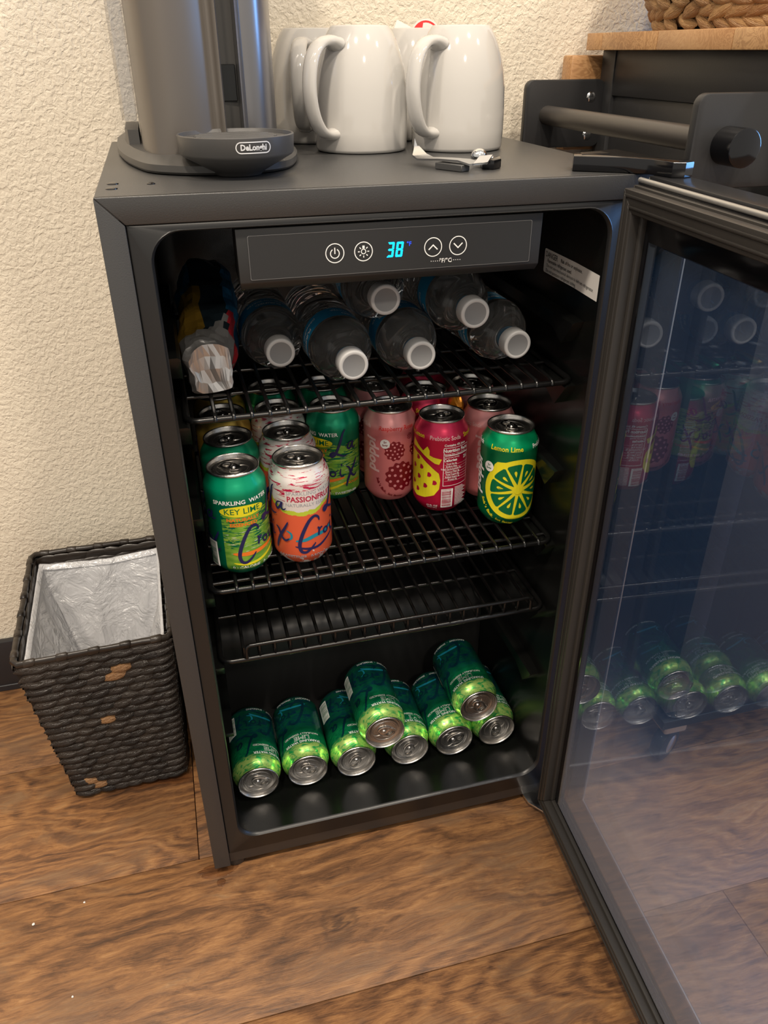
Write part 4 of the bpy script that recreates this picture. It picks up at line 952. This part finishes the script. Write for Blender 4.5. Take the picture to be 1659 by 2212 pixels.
# towel rail: two rounded plates, rod, end caps
for yp, th in ((.392, .010), (.018, .010)):
    bm = bmesh.new(); pr = rrect(.524, .636, .806, .8865, .010, 5); t = bmesh.new()
    a = [t.verts.new((x, yp, z)) for x, z in pr]; b = [t.verts.new((x, yp+th, z)) for x, z in pr]; t.faces.new(a); t.faces.new(b[::-1])
    for i in range(len(pr)): t.faces.new((a[i], b[i], b[(i+1) % len(pr)], a[(i+1) % len(pr)]))
    bmesh.ops.recalc_face_normals(t, faces=t.faces); bmesh.ops.bevel(t, geom=[e for e in t.edges if abs(e.verts[0].co.y-e.verts[1].co.y) < 1e-6], offset=.0015, segments=2, profile=.5, affect='EDGES'); join(bm, t)
    obj('rail_bracket', bm, CB, CT, 40, True)
RODC = mat('rod_black_satin', (.045, .040, .036), .34)
bm = bmesh.new(); tube(bm, [(.556, .392, .8455), (.556, .028, .8455)], .0115, 20); obj('towel_rod', bm, RODC, CT, 40, True)
for y0_, y1_ in ((.018, -.010), (.402, .416)):
    bm = bmesh.new(); tube(bm, [(.560, y0_, .8435), (.560, y1_*.97+y0_*.03, .8435), (.560, y1_, .8435)], [.0165, .0165, .0150], 28); cp = obj('rod_end_cap', bm, BLKGL, CT, 40, True)
bm = bmesh.new(); lathe(bm, [(0, .0), (.0055, .0), (.0065, .0006)], 16); me = mesh_of('cap_scuff', bm, mat('grey_scuff', (.22, .22, .23), .6), 60)
for zz in (.866, .8205):
    bm = bmesh.new(); lathe(bm, [(0, .0016), (.003, .0016), (.0058, .0008), (.0065, 0)], 20)
    sc = link('screw_head', mesh_of('screw_head', bm, CHROME, 60), CT, Vector((.617, .392, zz)) - CT.location, (pi/2, 0, 0))
    bm = bmesh.new(); box(bm, (-.004, -.0004, .0014), (.004, .0004, .0019)); link('screw_slot', mesh_of('screw_slot', bm, INKK), sc)
for cx2, cy2 in ((.668, .03), (1.02, .03), (.668, .38), (1.02, .38)):
    bm = bmesh.new(); lathe(bm, [(0, -.011), (.022, -.011), (.0285, -.008), (.030, 0), (.0285, .008), (.022, .011), (0, .011)], 32)
    wh = link('caster_wheel', mesh_of('caster_wheel', bm, mat('caster_rubber', (.02, .02, .022), .35), 40), CT, Vector((cx2, cy2, .0305)) - CT.location, (pi/2, 0, .5))
    bm = bmesh.new(); lathe(bm, [(0, .0135), (.005, .0135), (.0125, .0125), (.015, .0112), (.015, -.0112), (.0125, -.0125), (.005, -.0135), (0, -.0135)], 24); link('wheel_hub', mesh_of('wheel_hub', bm, CHROME, 40), wh)
    bm = bmesh.new(); box(bm, (cx2-.018, cy2-.018, .062), (cx2+.018, cy2+.018, .085), .002, 1); obj('caster_fork', bm, CHROME, CT, 35, True)

# ------------------------------------------------------------------ woven strands
def strand_mesh(seed, mt):
    rs = random.Random(seed); bm = bmesh.new(); n, k_ = 9, 8; loops = []
    for i in range(n+1):
        t = i/n; wdt = .06 + .94*sin(pi*min(1, max(0, t)))**.85; dep = sin(pi*t)**.8
        L = []
        for k in range(k_):
            a = pi*k/(k_-1); gr = 1 + .10*sin(a*5 + t*6 + seed)
            L.append((t-.5, -dep*sin(a)*.5*gr - .02, (cos(a)*.5*wdt) + .10*sin(pi*2*t + seed)*0 + .06*sin(t*pi*2)))
        loops.append(L)
    loft(bm, loops, closed=False, smooth=True); return mesh_of('woven_strand', bm, mt, None)
def strand_mat(name, c0, c1, rough):
    g = G(name); co = g.coord(); n_ = g.noise(g.map(co, (1.5, 9, 14)), 1.0, 3, .6); rd = g.n('ObjectInfo').outputs['Random']
    c = g.mix(g.math('ADD', g.math('MULTIPLY', n_, .7), g.math('MULTIPLY', g.math('SUBTRACT', rd, .5), .5)), c0, c1)
    return g.P(color=c, rough=rough, normal=g.bump(n_, .5, .06))
SDK = strand_mat('dark_brown_woven_leaf', (.007, .005, .004), (.050, .038, .029), .30)
STN = strand_mat('bare_tan_leaf', (.30, .15, .06), (.50, .30, .14), .5)
SNT = strand_mat('natural_seagrass', (.22, .10, .035), (.66, .42, .19), .5)
SD = [strand_mesh(s, SDK) for s in (1, 2, 3)]; ST = strand_mesh(1, STN); SN = [strand_mesh(s, SNT) for s in (1, 2, 3)]
def place_strand(me, parent, p, tdir, ndir, ln, wd, dp, tilt, name='woven_strand'):
    t = (Matrix.Rotation(tilt, 3, ndir) @ tdir).normalized(); n_ = ndir.normalized(); b = t.cross(-n_).normalized()*-1
    M_ = Matrix((t*ln, -n_*dp, t.cross(-n_).normalized()*wd)).transposed().to_4x4(); M_.translation = p
    o = bpy.data.objects.new(name, me); COL.objects.link(o); o.parent = parent; M2 = M_.copy(); M2.translation = p - parent.location
    o.matrix_parent_inverse = Matrix(); o.matrix_local = M2; return o
def face_weave(parent, tl, tr, bl, br, n, rows, cols, meshes, special=(), stuff=None, tilt=.22, lf=2.0, depth=.012, seed=1, wf=1.45):
    rs = random.Random(seed)
    for r in range(rows):
        for c in range(cols):
            fv = (r+.5)/rows; off = .5 if r % 2 else 0
            fu = (c + .25 + off + rs.uniform(-.12, .12))/cols
            if fu > 1: continue
            p = tl.lerp(tr, fu).lerp(bl.lerp(br, fu), fv); L_ = (tl.lerp(bl, fv) - tr.lerp(br, fv)).length
            td = (tr.lerp(br, fv) - tl.lerp(bl, fv)).normalized(); hgt = (tl-bl).length/rows
            ln = L_/cols*lf*rs.uniform(.85, 1.1); m_ = ln*.43/L_
            if fu < m_: p = p + td*(m_-fu)*L_
            if fu > 1-m_: p = p - td*(fu-1+m_)*L_
            me = ST if (r, c) in special else rs.choice(meshes); tl_ = (tilt*1.15 if (r % 2) else tilt*.55) + rs.uniform(-.10, .10)
            if stuff is None: place_strand(me, parent, p, td, n, ln, hgt*wf, depth*rs.uniform(.8, 1.15), tl_)
            else:
                t_ = (Matrix.Rotation(tl_, 3, n) @ td).normalized(); M_ = Matrix((t_*ln, -n.normalized()*depth, t_.cross(-n.normalized())*hgt*wf)).transposed().to_4x4(); M_.translation = p
                t = bmesh.new(); t.from_mesh(me); join(stuff, t, M_)
# ------------------------------------------------------------------ waste basket
BK = empty('waste_basket', (-.105, .28, 0), 'dark brown woven waste basket on the floor left of the fridge', 'basket')
ZT = .268
T = [Vector(p) for p in ((-.2045, .1560, ZT), (-.0145, .1640, ZT), (-.0185, .4120, ZT), (-.2110, .4120, ZT))]
Bq = [Vector(p) for p in ((-.1800, .1760, .004), (-.0290, .1800, .004), (-.0310, .3750, .004), (-.1820, .3750, .004))]
Ti = [p + (Vector((-.1125, .285, ZT))-p)*.045 for p in T]; Bi = [p + (Vector((-.1050, .275, .004))-p)*.045 for p in Bq]
for p in Bi: p.z = .010
bm = bmesh.new(); loft(bm, [T, Bq], smooth=False); loft(bm, [Ti, Bi], smooth=False)
bm.faces.new([bm.verts.new(p) for p in Bi])
obj('basket_wall', bm, mat('dark_weave_core', (.008, .006, .005), .6), BK, None, True, recalc=False)
fn_ = (T[1]-T[0]).cross(Bq[0]-T[0]).normalized(); fn_ = fn_ if fn_.y < 0 else -fn_
face_weave(BK, T[0], T[1], Bq[0], Bq[1], fn_, 21, 8, SD, {(2, 5), (9, 3), (18, 1), (3, 4), (19, 1)}, seed=4)
rn_ = (T[2]-T[1]).cross(Bq[1]-T[1]).normalized(); rn_ = rn_ if rn_.x > 0 else -rn_
face_weave(BK, T[1], T[2], Bq[1], Bq[2], rn_, 21, 6, SD, seed=5)
st = bmesh.new(); ln_ = Vector((-1, 0, -.1)).normalized()
face_weave(BK, T[3], T[0], Bq[3], Bq[0], ln_, 21, 6, SD, stuff=st, seed=6); face_weave(BK, T[2], T[3], Bq[2], Bq[3], Vector((0, 1, -.1)).normalized(), 21, 6, SD, stuff=st, seed=7, depth=.008)
face_weave(BK, Ti[0], Ti[3], Bi[0], Bi[3], Vector((1, 0, 0)), 21, 7, SD, stuff=st, seed=8, depth=.006); face_weave(BK, Ti[3], Ti[2], Bi[3], Bi[2], Vector((0, -1, 0)), 21, 7, SD, stuff=st, seed=9, depth=.006)
o = obj('woven_strand', st, SDK, BK, None, True, recalc=False); put(o, 'strands of the far and inner sides', kind='stuff')
pts = []
for i in range(4):
    a, b = T[i], T[(i+1) % 4]; L_ = (b-a).length; d = (b-a)/L_; rs = random.Random(i)
    for k in range(13): pts.append(a + (b-a)*(.03 + .94*k/12) + Vector((0, 0, .003 + rs.uniform(-.0008, .0008))))
bm = bmesh.new(); tube(bm, pts, .0043, 8, closed=True); obj('rim', bm, SDK, BK, 80, True)
for i in range(4):
    a, b = T[i], T[(i+1) % 4]; n = 5 if i % 2 == 0 else 6
    for k in range(n):
        p = a + (b-a)*((k+.5)/n) + Vector((0, 0, .003)); d = (b-a).normalized(); bm = bmesh.new(); tube(bm, [p-d*.0065, p-d*.0055, p+d*.0055+Vector((0, 0, .0006)), p+d*.0065], [.0046, .0051, .0053, .0046], 8); obj('rim_wrap', bm, SDK, BK, 60, True)
# bin liner
def bag_mat():
    g = G('frosted_bin_bag'); n_ = g.noise(g.coord(), 26, 4, .6, .8)
    bpn = g.bump(n_, .8, .012)
    df = g.n('BsdfDiffuse', {'Color': (.86, .87, .90, 1), 'Normal': bpn}); tl = g.n('BsdfTranslucent', {'Color': (.75, .76, .78, 1), 'Normal': bpn}); gl = g.n('BsdfGlossy', {'Roughness': .22, 'Normal': bpn}); tp = g.n('BsdfTransparent', {'Color': (.95, .95, .96, 1)})
    a = g.n('MixShader', {0: .3, 1: df.outputs[0], 2: tl.outputs[0]}); b = g.n('MixShader', {0: .10, 1: a.outputs[0], 2: gl.outputs[0]}); c = g.n('MixShader', {0: .12, 1: b.outputs[0], 2: tp.outputs[0]})
    g.t.links.new(c.outputs[0], g.out.inputs[0]); return g.m
bm = bmesh.new(); loops = []; cT = Vector((-.1125, .285, 0)); N_ = 22
lev = [(.255, .86, 0), (.2615, .885, 0), (.262, .905, 0), (.257, .905, 0), (.245, .885, .003), (.225, .87, .007), (.195, .84, .013), (.16, .78, .018), (.12, .70, .020), (.08, .60, .018), (.05, .48, .008)]
for z_, k_, am in lev:
    L = []
    for i in range(4):
        for j in range(N_):
            t = j/N_; f = (ZT-z_)/ZT; a = T[i].lerp(Bq[i], f); b = T[(i+1) % 4].lerp(Bq[(i+1) % 4], f); p = a.lerp(b, t); c_ = cT.copy(); kk = k_
            sag = 4*t*(1-t); q = Vector((p.x*22, p.y*22, z_*6 + i)); nv = noise.noise(Vector((p.x*34, p.y*34, i*3 + z_*2.5)))
            p = Vector((c_.x + (p.x-c_.x)*kk, c_.y + (p.y-c_.y)*kk, z_))
            inward = (Vector((c_.x, c_.y, 0)) - Vector((p.x, p.y, 0))).normalized(); p += inward*(am*(1.2*nv + .8*abs(noise.noise(q*3.1)) + .2)); p.z += .002*noise.noise(q*2) if am == 0 else 0
            if i == 2 and am == 0: p.z -= .006*sag
            L.append(p)
    loops.append(L)
loft(bm, loops, caps=(False, True)); 
c0 = Vector((-.11, .28, .05))
for v in bm.verts: v.co -= c0
o = link('bin_bag', mesh_of('bin_bag', bm, bag_mat(), 180), None, c0); put(o, 'frosted white plastic bag lining the woven waste basket', 'bag')
# ------------------------------------------------------------------ seagrass basket on the cart
SB = empty('storage_basket', (.80, .235, .938), 'natural tan seagrass basket standing on the cart top', 'basket')
bm = bmesh.new(); zc = .9385
def sb_pt(a, f): rr = .158 + .030*sin(pi*min(1, f*.75)); sg = lambda t: (abs(t)**.75)*(1 if t > 0 else -1); return Vector((.800 + rr*sg(cos(a)), .235 + rr*.88*sg(sin(a)), zc + .003 + f*.14))
loft(bm, [[sb_pt(2*pi*k/40, f) for k in range(40)] for f in (0, .15, .3, .45, .6, .8, 1)] + [[(.8 + (sb_pt(2*pi*k/40, 1).x-.8)*.93, .235 + (sb_pt(2*pi*k/40, 1).y-.235)*.93, zc+.143) for k in range(40)], [(.8 + (sb_pt(2*pi*k/40, 0).x-.8)*.93, .235 + (sb_pt(2*pi*k/40, 0).y-.235)*.93, zc+.01) for k in range(40)]], caps=(True, True), smooth=False)
obj('basket_core', bm, mat('tan_core', (.16, .08, .03), .7), SB, None, True)
rs = random.Random(11)
for r in range(13):
    nC = 44
    for c in range(nC):
        a = 2*pi*(c + (.5 if r % 2 else 0) + rs.uniform(-.1, .1))/nC
        if r > 5 and (a % (2*pi) < radians(110) or a % (2*pi) > radians(300)): continue
        if a % (2*pi) < radians(95): continue
        f = (r+.5)/13; p = sb_pt(a, f); td = (sb_pt(a+.02, f)-sb_pt(a-.02, f)).normalized(); n_ = Vector((p.x-.80, p.y-.235, 0)).normalized(); n_ = td.cross(Vector((0, 0, 1))).normalized(); n_ = n_ if n_.dot(Vector((p.x-.8, p.y-.235, 0))) > 0 else -n_
        place_strand(rs.choice(SN), SB, p, td, n_, .044*rs.uniform(.85, 1.1), .0165, .015, (.45 if r % 2 else -.35) + rs.uniform(-.15, .15))
# ------------------------------------------------------------------ spill and crumbs on the floor
g = G('water_film'); _t = g.n('BsdfTransparent', {'Color': (.93, .90, .88, 1)}); _g = g.n('BsdfGlossy', {'Roughness': .03}); _m = g.n('MixShader', {0: g.n('Fresnel', {'IOR': 1.33}), 1: _t.outputs[0], 2: _g.outputs[0]}); g.t.links.new(_m.outputs[0], g.out.inputs[0])
for (cx_, cy_, rx, ry, lb, sd) in ((.004, .008, .026, .011, 'thin water spill on the floor under the fridge foot', 1), (.0055, -.011, .0055, .006, 'small drop of water on the floor in front of the fridge foot', 2)):
    bm = bmesh.new(); L0 = [(cx_ + rx*(1+.25*noise.noise(Vector((cos(a)*2, sin(a)*2, sd))))*cos(a), cy_ + ry*(1+.25*noise.noise(Vector((cos(a)*2, sin(a)*2, sd+5))))*sin(a)) for a in [2*pi*k/28 for k in range(28)]]
    sh = lambda k: [(cx_+(x-cx_)*k, cy_+(y-cy_)*k) for x, y in L0]
    loft(bm, [[(x, y, .0003) for x, y in L0], [(x, y, .0008) for x, y in sh(.93)], [(x, y, .0010) for x, y in sh(.8)]], caps=(True, True)); o = obj('water_spill', bm, g.m, None, 60); put(o, lb, 'water')
for px, py, s_, lb in ((-.2215, -.0080, .0020, 'tiny white crumb on the floor at the far left'), (-.163, .006, .0014, 'tiny white crumb on the floor, second from the left'), (-.169, -.110, .0013, 'tiny pale crumb on the floor at the lower left')):
    bm = bmesh.new(); bmesh.ops.create_icosphere(bm, subdivisions=1, radius=s_)
    for v in bm.verts: v.co = v.co*(1+.4*noise.noise(v.co*900)); v.co.z *= .6
    o = obj('crumb', bm, PAP, None, None); o.location = (px, py, s_*.55); put(o, lb, 'crumb', 'crumbs on the floor')
